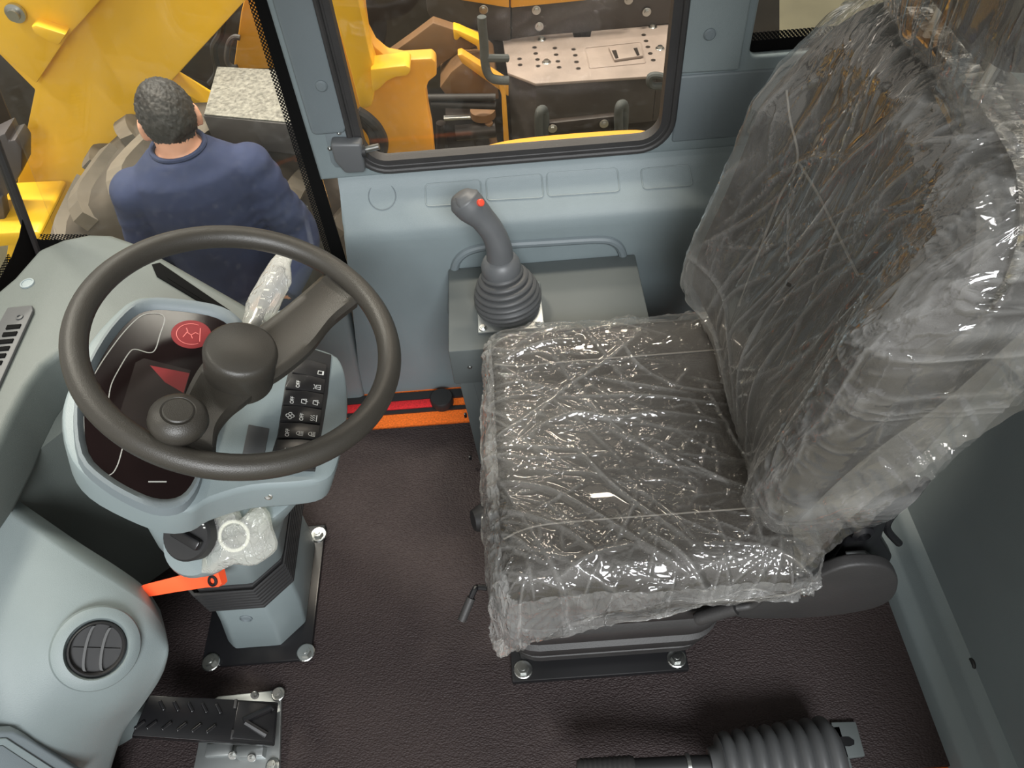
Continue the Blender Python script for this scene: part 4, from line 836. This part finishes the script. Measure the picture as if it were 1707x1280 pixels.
def randlines(n, x0, x1, y0, y1, ang, spread, l0, l1, a0, a1, seed):
    rg = random.Random(seed); out = []
    for _ in range(n):
        c = V((rg.uniform(x0, x1), rg.uniform(y0, y1), 0)); a = ang+rg.gauss(0, spread); L = rg.uniform(l0, l1)/2; d = V((math.cos(a), math.sin(a), 0))*L; bend = V((-d.y, d.x, 0))*rg.gauss(0, 0.12)
        out.append((spline([c-d, c+bend, c+d], 4), rg.uniform(a0, a1), rg.uniform(0.0013, 0.0030)))
    return seglines(out)
CL += randlines(50, CXa, CXb, CYa, CYb, -0.6, 0.35, 0.08, 0.36, 0.002, 0.0055, 11)+randlines(46, CXa, CXa+0.12, CYa, CYb, -0.1, 0.45, 0.05, 0.16, 0.002, 0.005, 12)+randlines(44, CXa, CXb, CYa-0.02, CYa+0.10, 1.1, 0.5, 0.03, 0.12, 0.002, 0.005, 13)+randlines(24, CXb-0.16, CXb, CYa, CYb, 0.5, 0.8, 0.03, 0.10, 0.0015, 0.004, 14)
NU, NV = 270, 280; fx0, fx1, fy0, fy1 = CXa-0.008, CXb+0.02, CYa-0.010, CYb+0.010
verts = []; nrm = []
for i in range(NU+1):
    for j in range(NV+1):
        x = fx0-0.135+(fx1-fx0+0.18)*i/NU; y = fy0-0.155+(fy1-fy0+0.26)*j/NV
        cor = math.exp(-(((x-(fx0-0.07))/0.075)**2+((y-(fy0-0.08))/0.075)**2))
        p, n_ = drape(x, y, fx0, fx1, fy0, fy1, 0.05, CZ+0.006)
        dr = max(0.0, CZ-0.05-p.z)
        w = 0.0035*max(0, noise.noise(V((x*7, y*7, 1))))
        if n_.z < 0.6:
            w += 0.008*noise.noise(V((x*18, y*18, 4)))+0.003*rn(V((x*40, y*40, 4)))+dr*(0.10+0.18*noise.noise(V((x*9, y*9, 3))))
        q = p+n_*w+V((-0.006, -0.012, -0.05))*cor
        lim = 0.352+0.018*noise.noise(V((x*11, y*11, 8)))-0.10*math.exp(-(((x-(fx0-0.03))/0.10)**2+((y-(fy0-0.03))/0.10)**2))+0.065*max(0, min(1, (x+0.05)/0.16))+0.03*max(0, min(1, (x-0.08)/0.15))
        if q.z < lim: q = V((q.x, q.y, lim+(q.z-lim)*0.02))
        verts.append(q); nrm.append(n_)
A_ = np.array([v[:2] for v in verts]); lh, mk = lineheight(A_, CL)
for i, v in enumerate(verts):
    if nrm[i].z > 0.25: verts[i] = v+nrm[i]*float(lh[i])
faces = [(a*(NV+1)+b, (a+1)*(NV+1)+b, (a+1)*(NV+1)+b+1, a*(NV+1)+b+1) for a in range(NU) for b in range(NV)]
me = bpy.data.meshes.new('plastic_seat_cover'); me.from_pydata(verts, [], faces)
sc_o = tag(finish('plastic_seat_cover', me, ['film_c', 'film_hem'], angle=180), 'clear creased plastic film draped over the seat cushion', 'plastic cover')
store_crease_glint(me, mk)
for p in me.polygons:
    n_ = nrm[p.vertices[0]]
    if n_.z < 0.30 or (n_.z < 0.75 and n_.x < -0.5): p.material_index = 1
# backrest cover
cov = thing('plastic_seat_cover', 'clear loose plastic bag pulled over the seat backrest and headrest', 'plastic cover', (0.40, 0.72, 0.48))
bp3 = lambda u, v: atp(u, v, (0.335, 0.72, 0.5), (1, 0, -0.15))
yz = lambda *px: spline([V((p.y, p.z, 0)) for p in [bp3(u, v) for u, v in px]], 5)
BL_ = seglines([(yz((1335, 270), (1365, 215), (1395, 165), (1420, 110)), 0.010, 0.010), (yz((1375, 340), (1430, 275), (1500, 215), (1540, 165)), 0.010, 0.011), (yz((1460, 380), (1500, 320), (1560, 265)), 0.008, 0.009),
    (yz((1262, 800), (1330, 660), (1440, 500), (1590, 360)), 0.006, 0.006), (yz((1258, 780), (1300, 640), (1380, 500), (1500, 400)), 0.006, 0.005), (yz((1250, 740), (1270, 620), (1330, 480), (1400, 400)), 0.006, 0.005),
    (yz((1270, 830), (1370, 690), (1480, 560), (1600, 430)), 0.008, 0.008), (yz((1240, 700), (1225, 600), (1200, 500), (1170, 420)), 0.007, 0.005), (yz((1245, 720), (1250, 600), (1240, 480), (1220, 400)), 0.005, 0.004),
    (yz((1195, 300), (1260, 180), (1330, 80)), 0.006, 0.006), (yz((1240, 260), (1300, 160), (1360, 70)), 0.005, 0.004), (yz((1500, 160), (1545, 175), (1600, 190)), 0.006, 0.004), (yz((1530, 240), (1570, 235), (1615, 230)), 0.006, 0.004)])
BL_ += randlines(80, 0.48, 0.95, 0.52, 1.06, 1.75, 0.3, 0.08, 0.34, 0.002, 0.006, 21)+randlines(110, 0.46, 0.56, 0.6, 1.08, 0.6, 0.7, 0.03, 0.09, 0.002, 0.005, 22)+randlines(40, 0.55, 0.9, 1.0, 1.08, 1.5, 0.5, 0.03, 0.10, 0.002, 0.005, 23)
ks = [0.01+0.99*(i/84) for i in range(85)]; NT = 420
bm = NB(); rings = []
for k in ks+[('b', 0.02+0.012*q) for q in range(10)]:
    r = []
    for i in range(NT):
        t = 2*PI*i/NT; kk = k if not isinstance(k, tuple) else 1.0
        p = bface(kk, t, 0.012, 0.011)
        if isinstance(k, tuple): p = V((bx(p.z)+k[1]*0.9, p.y, p.z))
        y, z = p.y, p.z
        w = 0.008*max(0, noise.noise(V((y*7, z*3, 2))))
        if kk > 0.86: w += 0.004*noise.noise(V((y*30, z*30, p.x*30)))
        r.append((p, w, V((-1, 0, 0)) if kk < 0.88 else V((-0.35, (y-BC.y)*3.2, (z-BC.z)*2.2)).normalized()))
    rings.append(r)
flat_ = [q for r in rings for q in r]; lh, mk = lineheight(np.array([(q[0].y, q[0].z) for q in flat_]), BL_); rr_ = []
for a in range(len(rings)):
    row = []
    for b in range(NT):
        p, w, d = rings[a][b]; p = p+d*(w+float(lh[a*NT+b]))
        if p.z < 0.512: p.z = 0.512+0.006*noise.noise(V((p.y*20, p.x*20, 0)))
        row.append(p)
    rr_.append(row)
loft(bm, rr_, cap=False); store_crease_glint(obj('back_film', bm, 'film_b', cov, angle=180).data, mk)
bm = pad((0.475, 0.72, 1.20), (0.125, 0.30, 0.27))
bmesh.ops.subdivide_edges(bm, edges=bm.edges, cuts=2, use_grid_fill=True)
for v in bm.verts:
    p = v.co.copy(); d = (p-V((0.475, 0.72, 1.2))).normalized(); v.co += d*(0.006*rn(V((p.y*20, p.z*6, p.x*20)))+0.008*noise.noise(p*14))
bmesh.ops.delete(bm, geom=[f for f in bm.faces if f.calc_center_median().z < 1.075], context='FACES'); obj('headrest_film', bm, 'film_b', cov, angle=180)
def sheet(name, left, right, nu, nv, amp, seed):
    L_, R_ = spline(left, nu), spline(right, nu); n = min(len(L_), len(R_)); bm = NB()
    def f(i, j):
        a, b = L_[round(i*(n-1))], R_[round(i*(n-1))]; p = a.lerp(b, j); e = min(1, 4*j)
        q = V((noise.noise(p*16+V((seed, 0, 0))), noise.noise(p*16+V((0, seed, 0))), noise.noise(p*16+V((0, 0, seed)))))*amp*e
        return p+q+V((0, -1, 0.3))*0.004*e*rn(V((p.x*40+p.z*30, p.z*10, seed)))
    gridsurf(bm, f, n-1, nv); return obj(name, bm, 'film_b' if name == 'trailing_fold' else 'film_c', cov, angle=180)
bp3 = lambda u, v: atp(u, v, (0.335, 0.72, 0.5), (1, 0, -0.15))
sheet('loose_fold', [bp3(1552, 150), bp3(1600, 250), bp3(1622, 330), bp3(1626, 400), bp3(1600, 490), bp3(1520, 630), bp3(1420, 760)],
      [at(1650, 60, y=0.60), at(1740, 240, y=0.56), at(1760, 340, y=0.52), at(1760, 430, y=0.50), at(1760, 520, y=0.48), at(1740, 620, y=0.46), at(1560, 745, y=0.47)], 10, 40, 0.016, 3)
sheet('trailing_fold', [at(1320, 880, y=0.462), at(1400, 800, y=0.455), at(1480, 735, y=0.45), at(1560, 680, y=0.445), at(1640, 610, y=0.44), at(1740, 520, y=0.43)],
      [at(1338, 952, y=0.448), at(1400, 880, y=0.44), at(1480, 815, y=0.43), at(1560, 765, y=0.425), at(1640, 715, y=0.42), at(1740, 660, y=0.41)], 16, 30, 0.008, 8)
sheet('side_flap', [at(1300, 800, y=0.50), at(1380, 760, y=0.495), at(1480, 740, y=0.49), at(1560, 730, y=0.485), at(1620, 715, y=0.48)],
      [at(1300, 915, y=0.452), at(1335, 955, y=0.445), at(1400, 905, y=0.45), at(1480, 840, y=0.455), at(1560, 790, y=0.46)], 16, 36, 0.008, 5)

# ================================================================== outside: ground, neighbouring loader, own fender
GZ = -1.14
bm = box(NB(), (-0.5, 2.0, GZ-0.05), (16, 16, 0.1)); struct(obj('ground', bm, 'ground', smooth=False), 'stained concrete hall floor outside the cab')
ld = thing('wheel_loader', 'yellow wheel loader parked close beside the cab, seen through the right windows', 'loader', (-0.97, 2.6, GZ))
def plate(name, px, y, t, m, par=None, b=0.006, smooth=0):
    q = [at(u, v, y=y) for u, v in px]
    if smooth: q = spline(q, smooth, True)
    return obj(name, slab(NB(), q, (0, t, 0), b), m, par or ld)
TC = V((-1.05, 2.30, -0.50)); TR_ = 0.60
prf = [(0.30, -0.20), (0.33, -0.215), (0.40, -0.235), (0.50, -0.242), (0.555, -0.232), (0.585, -0.205), (0.60, -0.15), (0.606, 0.0), (0.60, 0.15), (0.585, 0.205), (0.555, 0.232), (0.50, 0.242), (0.40, 0.235), (0.30, 0.20)]
bm = lathe(NB(), TC, (0, 1, 0), prf, 72); ty = obj('tyre', bm, 'tyre', ld, angle=50)
bm = lathe(NB(), TC, (0, -1, 0), [(0.31, 0.17), (0.29, 0.19), (0.27, 0.15), (0.15, 0.10), (0.10, 0.16), (0.0, 0.16)], 40); obj('wheel_disc', bm, 'yellow2', ld)
def lugmesh(sg):
    bm = NB(); rings = []
    for k in range(9):
        t = k/8; yy = sg*(-0.238+0.245*t); an = 0.17*t**1.6
        rr = 0.606-0.05*max(0, (abs(yy)-0.15)/0.09)**2; h = 0.030; w = 0.038-0.008*t
        ring_ = []
        for da_, dr in ((-w, -0.02), (-w*0.78, h), (w*0.78, h), (w, -0.02)):
            a = an+da_/0.6; r = rr+dr; ring_.append(V((r*math.sin(a), yy, r*math.cos(a))))
        rings.append(ring_)
    loft(bm, rings); bmesh.ops.recalc_face_normals(bm, faces=bm.faces); me = bpy.data.meshes.new('lug'); bm.to_mesh(me); bm.free(); me.materials.append(M['lug']); return me
LA, LB = lugmesh(1), lugmesh(-1)
for k in range(20):
    instance('lug', LA, TC, Matrix.Rotation(2*PI*k/20, 3, 'Y'), ty); instance('lug', LB, TC, Matrix.Rotation(2*PI*(k+0.5)/20, 3, 'Y'), ty)
la = plate('lift_arm', [(-120, 20), (0, 92), (58, 150), (40, 238), (28, 310), (10, 430), (60, 580), (320, 520), (340, 240), (348, 178), (283, 139), (412, -2), (450, -80), (-120, -80)], 2.56, 0.10, 'yellow')
plate('cheek_plate', [(-120, -80), (190, -80), (168, 0), (140, 32), (112, 62), (92, 92), (60, 140), (0, 88), (-120, 15)], 2.515, 0.05, 'yellow')
plate('gusset', [(51, 44), (60, 42), (110, 58), (98, 76), (80, 70), (56, 56)], 2.47, 0.05, 'yellow')
bm = lathe(NB(), at(27, 20, y=2.51), (0, -1, 0), [(0.03, 0), (0.03, 0.012), (0.018, 0.014), (0.018, 0.03), (0.0, 0.03)], 20); obj('pin_bolt', bm, 'chrome', ld)
plate('dark_backdrop', [(-400, -200), (1300, -200), (1300, 330), (-400, 480)], 3.5, 0.1, 'gunk')  # dark sheet added behind the machine so the shaded gaps read dark
plate('frame_rail', [(-200, 60), (90, 60), (80, 300), (-200, 330)], 3.0, 0.08, 'gunk')
plate('hose_bracket', [(-40, 245), (8, 222), (14, 236), (25, 233), (36, 250), (36, 284), (22, 312), (0, 340), (-40, 345)], 2.30, 0.10, 'dkgrey')
plate('hook_bracket', [(-20, 335), (3, 330), (9, 366), (0, 372), (-20, 372)], 2.28, 0.05, 'dkgrey')
plate('front_bumper', [(-60, 392), (20, 388), (62, 386), (70, 392), (60, 405), (-60, 420)], 2.2, 0.3, 'yellow', b=0.02)
plate('tower_post', [(402, 20), (412, -20), (470, -80), (520, -80), (520, 114), (389, 116)], 2.72, 0.12, 'yellow2')
bm = tube(NB(), spline([at(*p, y=2.70) for p in ((400, 63), (391, 62), (383, 69), (379, 84), (378, 98), (381, 107), (388, 112), (396, 112))], 4), 0.010, 10); obj('grab_loop', bm, 'dkgrey', ld)
bm = tube(NB(), spline([at(*p, y=2.9) for p in ((372, 20), (368, 55), (356, 80), (362, 120), (350, 140))], 6), 0.014, 8); obj('hose', bm, 'rubber', ld)
# step box over the tyre
q = [at(*p, z=0.20) for p in ((362, 112), (458, 117), (540, 122), (560, 220), (490, 208), (338, 193))]
bm = slab(NB(), q, (0, 0, -0.11), 0.004); sb_ = obj('step_box', bm, 'dkgrey', ld)
M['tread'] = mat('worn_speckled_tread', (128, 126, 118), 0.6, var=0.5, vscale=90, bump=0.8, bscale=90)
bm = slab(NB(), [at(*p, z=0.201) for p in ((363, 113), (458, 118), (540, 123), (558, 218), (490, 206), (341, 192))], (0, 0, 0.004)); obj('step_tread', bm, 'tread', sb_)
# pivot tower seen through the door window
plate('pivot_plate', [(548, -40), (604, -40), (608, 20), (613, 55), (625, 78), (645, 95), (672, 100), (720, 97), (727, 104), (728, 126), (714, 137), (710, 150), (714, 185), (720, 215), (727, 285), (560, 285), (560, 100)], 2.18, 0.06, 'yellow2')
plate('web_plate', [(540, -40), (590, -40), (604, 30), (618, 95), (626, 118), (627, 135), (623, 165), (620, 176), (612, 181), (600, 180), (585, 120)], 2.08, 0.08, 'yellow')
plate('tower_gusset', [(617, 116), (650, 112), (676, 109), (684, 113), (684, 120), (678, 127), (660, 129), (645, 136), (634, 147), (626, 153), (620, 152)], 2.06, 0.08, 'yellow')
for off, r in ((0, 0.018), (12, 0.018)):
    bm = tube(NB(), spline([at(*p, y=2.05) for p in ((596-off, 187), (612-off, 197), (628-off, 213), (637-off, 232), (636-off, 252), (625-off, 275))], 5), r, 10); obj('hose', bm, 'rubber', ld)
plate('deck_plate', [(648, 92), (690, 62), (722, 38), (800, 64), (800, 75), (760, 92), (735, 108), (728, 116), (728, 99)], 2.95, 0.06, 'tan')
plate('brown_block', [(733, 146), (752, 120), (772, 104), (800, 103), (826, 125), (832, 166), (744, 160)], 2.85, 0.25, 'tan')
plate('diagonal_rail', [(762, 92), (770, 90), (848, 140), (848, 162), (770, 106)], 2.78, 0.05, 'yellow2')
for p, q_, r, m in (((712, 163), (826, 162), 0.014, 'rubber'), ((718, 173), (826, 176), 0.015, 'rubber'), ((740, 197), (784, 195), 0.011, 'chrome'), ((735, 205), (735, 250), 0.02, 'gunk'), ((760, 222), (826, 216), 0.03, 'gunk'), ((815, 205), (823, 238), 0.016, 'tan')):
    bm = tube(NB(), [at(*p, y=2.7), at(*q_, y=2.7)], r, 12); obj('hydraulic_rod', bm, m, ld)
plate('hydraulic_block', [(742, 200), (790, 196), (800, 215), (790, 250), (745, 250)], 2.76, 0.15, 'gunk')
bm = lathe(NB(), at(805, 186, y=2.75), (0, 0, 1), [(0.05, -0.02), (0.05, 0.01), (0.03, 0.02), (0.0, 0.02)], 20); obj('valve_cap', bm, 'tan', ld)
plate('thin_post', [(829, 138), (839, 138), (843, 152), (849, 238), (840, 238), (836, 160)], 2.62, 0.04, 'yellow2')
plate('yellow_hook', [(755, 48), (765, 51), (798, 66), (803, 72), (803, 86), (796, 84), (795, 78), (767, 62), (763, 68), (757, 67)], 2.88, 0.06, 'yellow')
plate('hood_panel', [(705, -60), (851, -60), (851, 72), (820, 67), (795, 63), (757, 50), (724, 40), (712, 20)], 3.12, 0.08, 'dkgrey')
plate('hood_panel', [(853, -60), (1180, -60), (1180, 30), (1106, 40), (838, 68), (853, 66)], 3.14, 0.08, 'dkgrey')
plate('hood_edge', [(760, -60), (849, -60), (849, 14), (800, 6), (762, 0)], 3.09, 0.03, 'yellow2'); plate('hood_edge', [(851, -60), (990, -60), (978, 1), (851, 14)], 3.10, 0.03, 'yellow2')
for u, v in ((806, 16), (894, 17), (899, 44), (1048, 0), (1078, 20)): instance('bolt', BOLT_B, at(u, v, y=3.10 if v < 30 and u < 900 else 3.135), fr((0, -1, 0)), ld)
# perforated step platform
ZP = -0.10
topq = [(838, 66), (954, 52), (957, 62), (984, 61), (986, 49), (1106, 38), (1180, 32), (1180, 118), (1095, 126), (893, 139), (846, 121)]
M['dusty'] = mat('dusty_grey_step', (150, 138, 130), 0.6, var=0.16, vscale=9)
pf = obj('step_platform', slab(NB(), [at(*p, z=ZP) for p in topq], (0, 0, -0.012), 0.003), 'dusty', ld)
bm = NB()
e = [at(*p, z=ZP-0.012) for p in ((846, 121), (893, 139), (1095, 126), (1180, 118))]; dp = (0.62, 0.17, 0.17, 0.17)
slab(bm, [e[1], e[2], e[2]-V((0, 0, 0.20)), e[1]-V((0, 0, 0.22))], (0, 0.02, 0), 0.003); slab(bm, [e[2], e[3], e[3]-V((0, 0, 0.16)), e[2]-V((0, 0, 0.20))], (0, 0.02, 0), 0.003)
slab(bm, [e[0], e[1], e[1]-V((0, 0, 0.80)), e[0]-V((0, 0, 0.80))], (0.02, 0.01, 0), 0.003); obj('apron', bm, 'dkgrey', pf)
bm = NB(); disc(bm, V((0, 0, 0)), 0.0095, (0, 0, 1), 16); hm = bpy.data.meshes.new('hole'); bm.to_mesh(hm); bm.free(); hm.materials.append(M['gunk'])
holes = [(866, 98), (867, 108), (891, 79), (893, 89), (896, 99), (897, 110), (925, 80), (927, 91), (930, 102), (932, 112), (956, 82), (959, 92), (961, 103), (964, 114), (1073, 58), (1077, 68), (1080, 78), (1084, 89), (1089, 100)]
for u, v in holes: instance('hole', hm, at(u, v, z=ZP+0.001), None, pf)
for u, v in ((903, 66), (911, 104), (1088, 45), (1100, 81)): instance('bolt', BOLT_B, at(u, v, z=ZP), None, pf)
bm = slab(NB(), [at(*p, z=ZP) for p in ((1014, 82), (1063, 77), (1072, 97), (1024, 104))], (0, 0, 0.012), 0.004); obj('buckle', bm, 'dusty', pf)
bm = NB()
for q in (((1020, 85), (1027, 84), (1031, 97), (1026, 98)), ((1056, 81), (1062, 80), (1066, 92), (1062, 93))): slab(bm, [at(*p, z=ZP+0.012) for p in q], (0, 0, 0.002))
obj('buckle_slot', bm, 'gunk', pf)
bm = tube(NB(), rquad([at(*p, z=ZP+0.001) for p in ((975, 80), (1068, 70), (1076, 105), (983, 114))]), 0.0025, 6, True); obj('pressed_edge', bm, 'dusty', pf)
bm = tube(NB(), spline([at(*p, y=2.62) for p in ((803, 28), (804, 45), (807, 75), (808, 100), (813, 122), (824, 132), (848, 134))], 5), 0.016, 12); hr_ = obj('handrail', bm, 'steel_grey', ld); bm = tube(NB(), [at(810, 97, y=2.62), at(846, 97, y=2.66)], 0.014, 10); obj('rail_stub', bm, 'steel_grey', hr_)
for a, b in (((899, 183), (906, 226)), ((1032, 174), (1034, 222))):
    bm = tube(NB(), spline([at(a[0], a[1]+50, y=2.60), at(a[0]-1, a[1]+25, y=2.58), at(a[0], a[1]+6, y=2.57), at(a[0]+4, a[1], y=2.58), at(a[0]+9, a[1]+8, y=2.62), at(b[0]+4, b[1]+24, y=2.64)], 5), 0.017, 12); obj('step_arm', bm, 'steel_grey', ld)
plate('rung', [(910, 206), (1032, 193), (1036, 222), (914, 232)], 2.62, 0.03, 'gunk')
plate('cavity', [(880, 165), (1180, 140), (1180, 280), (880, 280)], 2.95, 0.05, 'gunk')
for u, v in ((921, 214), (1007, 206)): instance('bolt', BOLT_B, at(u, v, y=2.615), fr((0, -1, 0)), ld)
bm = tube(NB(), spline([at(*p, y=2.5) for p in ((1110, 130), (1096, 126), (1084, 128), (1084, 140), (1094, 144), (1112, 143))], 4), 0.013, 10); obj('grab_loop', bm, 'steel_grey', ld)
fq = spline([at(*p, z=0.02) for p in ((745, 262), (790, 247), (850, 232), (930, 223), (1010, 217), (1060, 215), (1086, 219), (1097, 229), (1092, 250), (1080, 275), (1000, 300), (760, 310))], 4, True)
bm = slab(NB(), fq, (0, 0, -0.05), 0.008); tag(obj('fender', bm, 'yellow2'), 'rounded yellow fender just below the right window', 'fender')

# ================================================================== person outside
pb = V((-0.868, 1.835, GZ)); th = math.radians(14); Fv = V((-math.sin(th), math.cos(th), 0)); Rv = V((math.cos(th), math.sin(th), 0))
def B(r, f, z): return pb+Rv*r+Fv*f+V((0, 0, z-GZ))
def limb(bm, pts, seg=16): tube(bm, spline([p for p, r in pts], 5), [r for r in interp([r for p, r in pts], 5)], seg)
def interp(rs, n):
    o = []
    for a, b in zip(rs, rs[1:]): o += [a+(b-a)*k/n for k in range(n)]
    return o+[rs[-1]]
def ell(bm, c, s, R=None, seg=20):
    t = NB(); bmesh.ops.create_uvsphere(t, u_segments=seg, v_segments=seg//2+4, radius=1)
    for v in t.verts: v.co = (R or Matrix.Identity(3)) @ V((v.co.x*s[0], v.co.y*s[1], v.co.z*s[2]))+c
    return merge(bm, t)
def remesh(bm, name, vox, m, parent, sm=3):
    me = bpy.data.meshes.new('t'); bmesh.ops.recalc_face_normals(bm, faces=bm.faces); bm.to_mesh(me); bm.free(); o = bpy.data.objects.new('t', me); C.objects.link(o)
    r = o.modifiers.new('r', 'REMESH'); r.mode = 'VOXEL'; r.voxel_size = vox; s_ = o.modifiers.new('s', 'SMOOTH'); s_.factor = 0.5; s_.iterations = sm
    dg = bpy.context.evaluated_depsgraph_get(); dg.update(); me2 = bpy.data.meshes.new_from_object(o.evaluated_get(dg)); bpy.data.objects.remove(o); bpy.data.meshes.remove(me)
    me2.name = name; me2.materials.clear(); return finish(name, me2, m, parent, angle=180)
per = thing('person', 'person in a navy long-sleeved top standing outside, back to the cab', 'person', pb)
RB = Matrix((Rv, Fv, V((0, 0, 1)))).transposed()
th2 = math.radians(24); HF = V((-math.sin(th2), math.cos(th2), -0.18)).normalized(); HR = HF.cross(V((0, 0, 1))).normalized(); HU = HR.cross(HF); RH = Matrix((HR, HF, HU)).transposed()
HC_ = B(0.0, 0.03, 0.414)
def ringz(bm, rows, seg=28):
    loft(bm, [[B(r0+a*math.cos(t), f0+b*math.sin(t), z) for t in [2*PI*k/seg for k in range(seg)]] for z, r0, f0, a, b in rows])
torso = [(-0.30, 0, 0, .150, .112), (-0.18, 0, .005, .142, .105), (-0.06, 0, .01, .143, .106), (0.05, 0, .01, .152, .115), (0.15, 0, .005, .162, .122), (0.235, 0, -.005, .168, .118), (0.29, 0, -.012, .148, .098), (0.325, 0, -.012, .105, .075), (0.345, 0, -.005, .068, .06)]
SR, SL = B(0.152, -0.01, 0.258), B(-0.152, -0.01, 0.258)
ER, WR_ = B(0.228, -0.055, -0.005), B(0.135, -0.19, -0.085); EL, WL_ = B(-0.215, 0.03, -0.02), B(-0.215, 0.07, -0.27)
def hand(bm, w, d, nrm):
    d = V(d).normalized(); n = V(nrm); n = (n-d*n.dot(d)).normalized(); s_ = d.cross(n)
    ell(bm, w+d*0.05, (0.042, 0.05, 0.016), Matrix((s_, d, n)).transposed(), 14)
    for k, (o_, L) in enumerate(((-0.030, 0.068), (-0.010, 0.078), (0.010, 0.073), (0.029, 0.058))):
        b0 = w+d*0.085+s_*o_; tube(bm, [b0, b0+d*L*0.45+n*0.004, b0+d*L*0.8+n*0.016, b0+d*L*0.95+n*0.030], [0.0095, 0.009, 0.0085, 0.006], 8)
    b0 = w+d*0.03-s_*0.034; tube(bm, [b0, b0+d*0.03-s_*0.022+n*0.006, b0+d*0.06-s_*0.026+n*0.014], [0.012, 0.0105, 0.007], 8)
bm = NB(); ringz(bm, [(z, r, f, a*0.93, b*0.93) for z, r, f, a, b in torso])
limb(bm, [(B(0, -0.012, 0.27), .062), (B(0, -0.005, 0.33), .055), (B(0, 0.005, 0.38), .053), (HC_-HU*0.04, .053)])
ell(bm, HC_, (0.064, 0.080, 0.090), RH, 28); ell(bm, HC_+HF*0.03-HU*0.055, (0.056, 0.062, 0.058), RH); ell(bm, HC_+HF*0.10-HU*0.015, (0.013, 0.018, 0.024), RH); ell(bm, HC_+HF*0.093-HU*0.052, (0.024, 0.008, 0.010), RH)
for s_ in (-1, 1):
    ell(bm, HC_+HR*s_*0.071-HU*0.012-HF*0.008, (0.009, 0.021, 0.033), RH @ Matrix.Rotation(s_*0.35, 3, 'Z')); ell(bm, HC_+HR*s_*0.032+HF*0.082+HU*0.012, (0.018, 0.012, 0.009), RH)
    hipp = B(s_*0.09, 0, -0.30); kn_ = B(s_*0.10, 0.02, -0.70); an_ = B(s_*0.11, -0.01, -1.09)
    limb(bm, [(hipp, .085), (kn_, .055), (an_, .042)]); tube(bm, [an_-V((0, 0, 0.035))-Fv*0.04, an_-V((0, 0, 0.045))+Fv*0.08, an_-V((0, 0, 0.055))+Fv*0.17], [0.035, 0.038, 0.022], 12)
for S0, E0, W0, nn_ in ((SR, ER, WR_, (0, 0, -1)), (SL, EL, WL_, (1, 0, 0))):
    limb(bm, [(S0, .058), (E0, .040), (W0, .027)]); hand(bm, W0, (W0-E0) if W0 is WL_ else V((-0.8, 0.1, -0.35)), nn_)
body = remesh(bm, 'body', 0.007, 'skin', per, 2)
bm = NB(); ringz(bm, [(-0.34, 0, 0, .170, .130), (-0.27, 0, 0, .166, .128)]+[(z, r, f, a+.010, b+.010) for z, r, f, a, b in torso[1:-1]]+[(0.343, 0, -.006, .090, .080)])
for S0, E0, W0 in ((SR, ER, WR_), (SL, EL, WL_)): ell(bm, S0+V((0, 0, -0.015)), (0.070, 0.073, 0.066)); limb(bm, [(S0, .068), (S0*0.5+E0*0.5, .064), (E0, .057), (W0, .045)])
sh = remesh(bm, 'shirt', 0.008, 'navy', per, 3)
for v in sh.data.vertices:
    p = v.co; k = math.exp(-((p-(SR*0.6+ER*0.4)).length/0.13)**2)+0.5*math.exp(-((p-(SL*0.6+EL*0.4)).length/0.13)**2)
    v.co += v.normal*(0.008*k*noise.noise(V((p.x*14-p.z*30, p.y*14, p.z*26)))+0.0035*noise.noise(p*16))
bm = tube(NB(), [B(0.070*math.cos(t), -0.004+0.068*math.sin(t), 0.350+0.004*math.sin(t)) for t in [2*PI*k/32 for k in range(32)]], 0.007, 8, True); obj('collar', bm, 'navy', sh)
bm = NB(); ringz(bm, [(-0.24, 0, 0, .150, .115), (-0.33, 0, -.005, .160, .126), (-0.40, 0, -.005, .162, .125)])
for s_ in (-1, 1): limb(bm, [(B(s_*0.088, 0, -0.34), .098), (B(s_*0.10, 0.015, -0.70), .072), (B(s_*0.11, -0.01, -1.10), .062)])
remesh(bm, 'trousers', 0.009, 'trousers', per, 3)
for s_ in (-1, 1):
    bm = NB(); a_ = B(s_*0.11, 0, -1.13); tube(bm, [a_-Fv*0.085, a_-Fv*0.06, a_+Fv*0.06, a_+Fv*0.15, a_+Fv*0.185], [0.03, 0.042, 0.043, 0.042, 0.02], 14, flat=0.85); obj('shoe', bm, 'shoe', per)
# hair: cap over crown and back of the head, cropped at the nape and round the ears
bm = NB(); bmesh.ops.create_icosphere(bm, subdivisions=6, radius=1)
dl_ = []
for v in bm.verts:
    d = v.co.normalized(); fw, up, sd = d.y, d.z, abs(d.x)
    keep = (up > 0.30 and fw < 0.75) or (fw < 0.12-0.35*sd*0 and up > -0.42 and not (sd > 0.80 and up < 0.12 and fw > -0.35)) or (fw < -0.5 and up > -0.62)
    th_ = 0.010 if up > 0 else 0.010+0.008*max(-0.9, up*1.5)
    sp = noise.noise(d*9)*0.004+noise.noise(V((d.x*30, d.y*30, d.z*12)))*0.004
    v.co = RH @ V((d.x*(0.064+th_+sp*0.6), d.y*(0.080+th_+sp*0.6), d.z*(0.090+th_+sp*0.9)))+HC_
    if not keep: dl_.append(v)
bmesh.ops.delete(bm, geom=dl_, context='VERTS'); obj('hair', bm, 'hair', per, angle=180)
for s_ in (-1, 1):
    bm = NB(); ell(bm, HC_+HR*s_*0.031+HF*0.089+HU*0.004, (0.010, 0.006, 0.005), RH, 12); obj('eye', bm, 'eye', per)
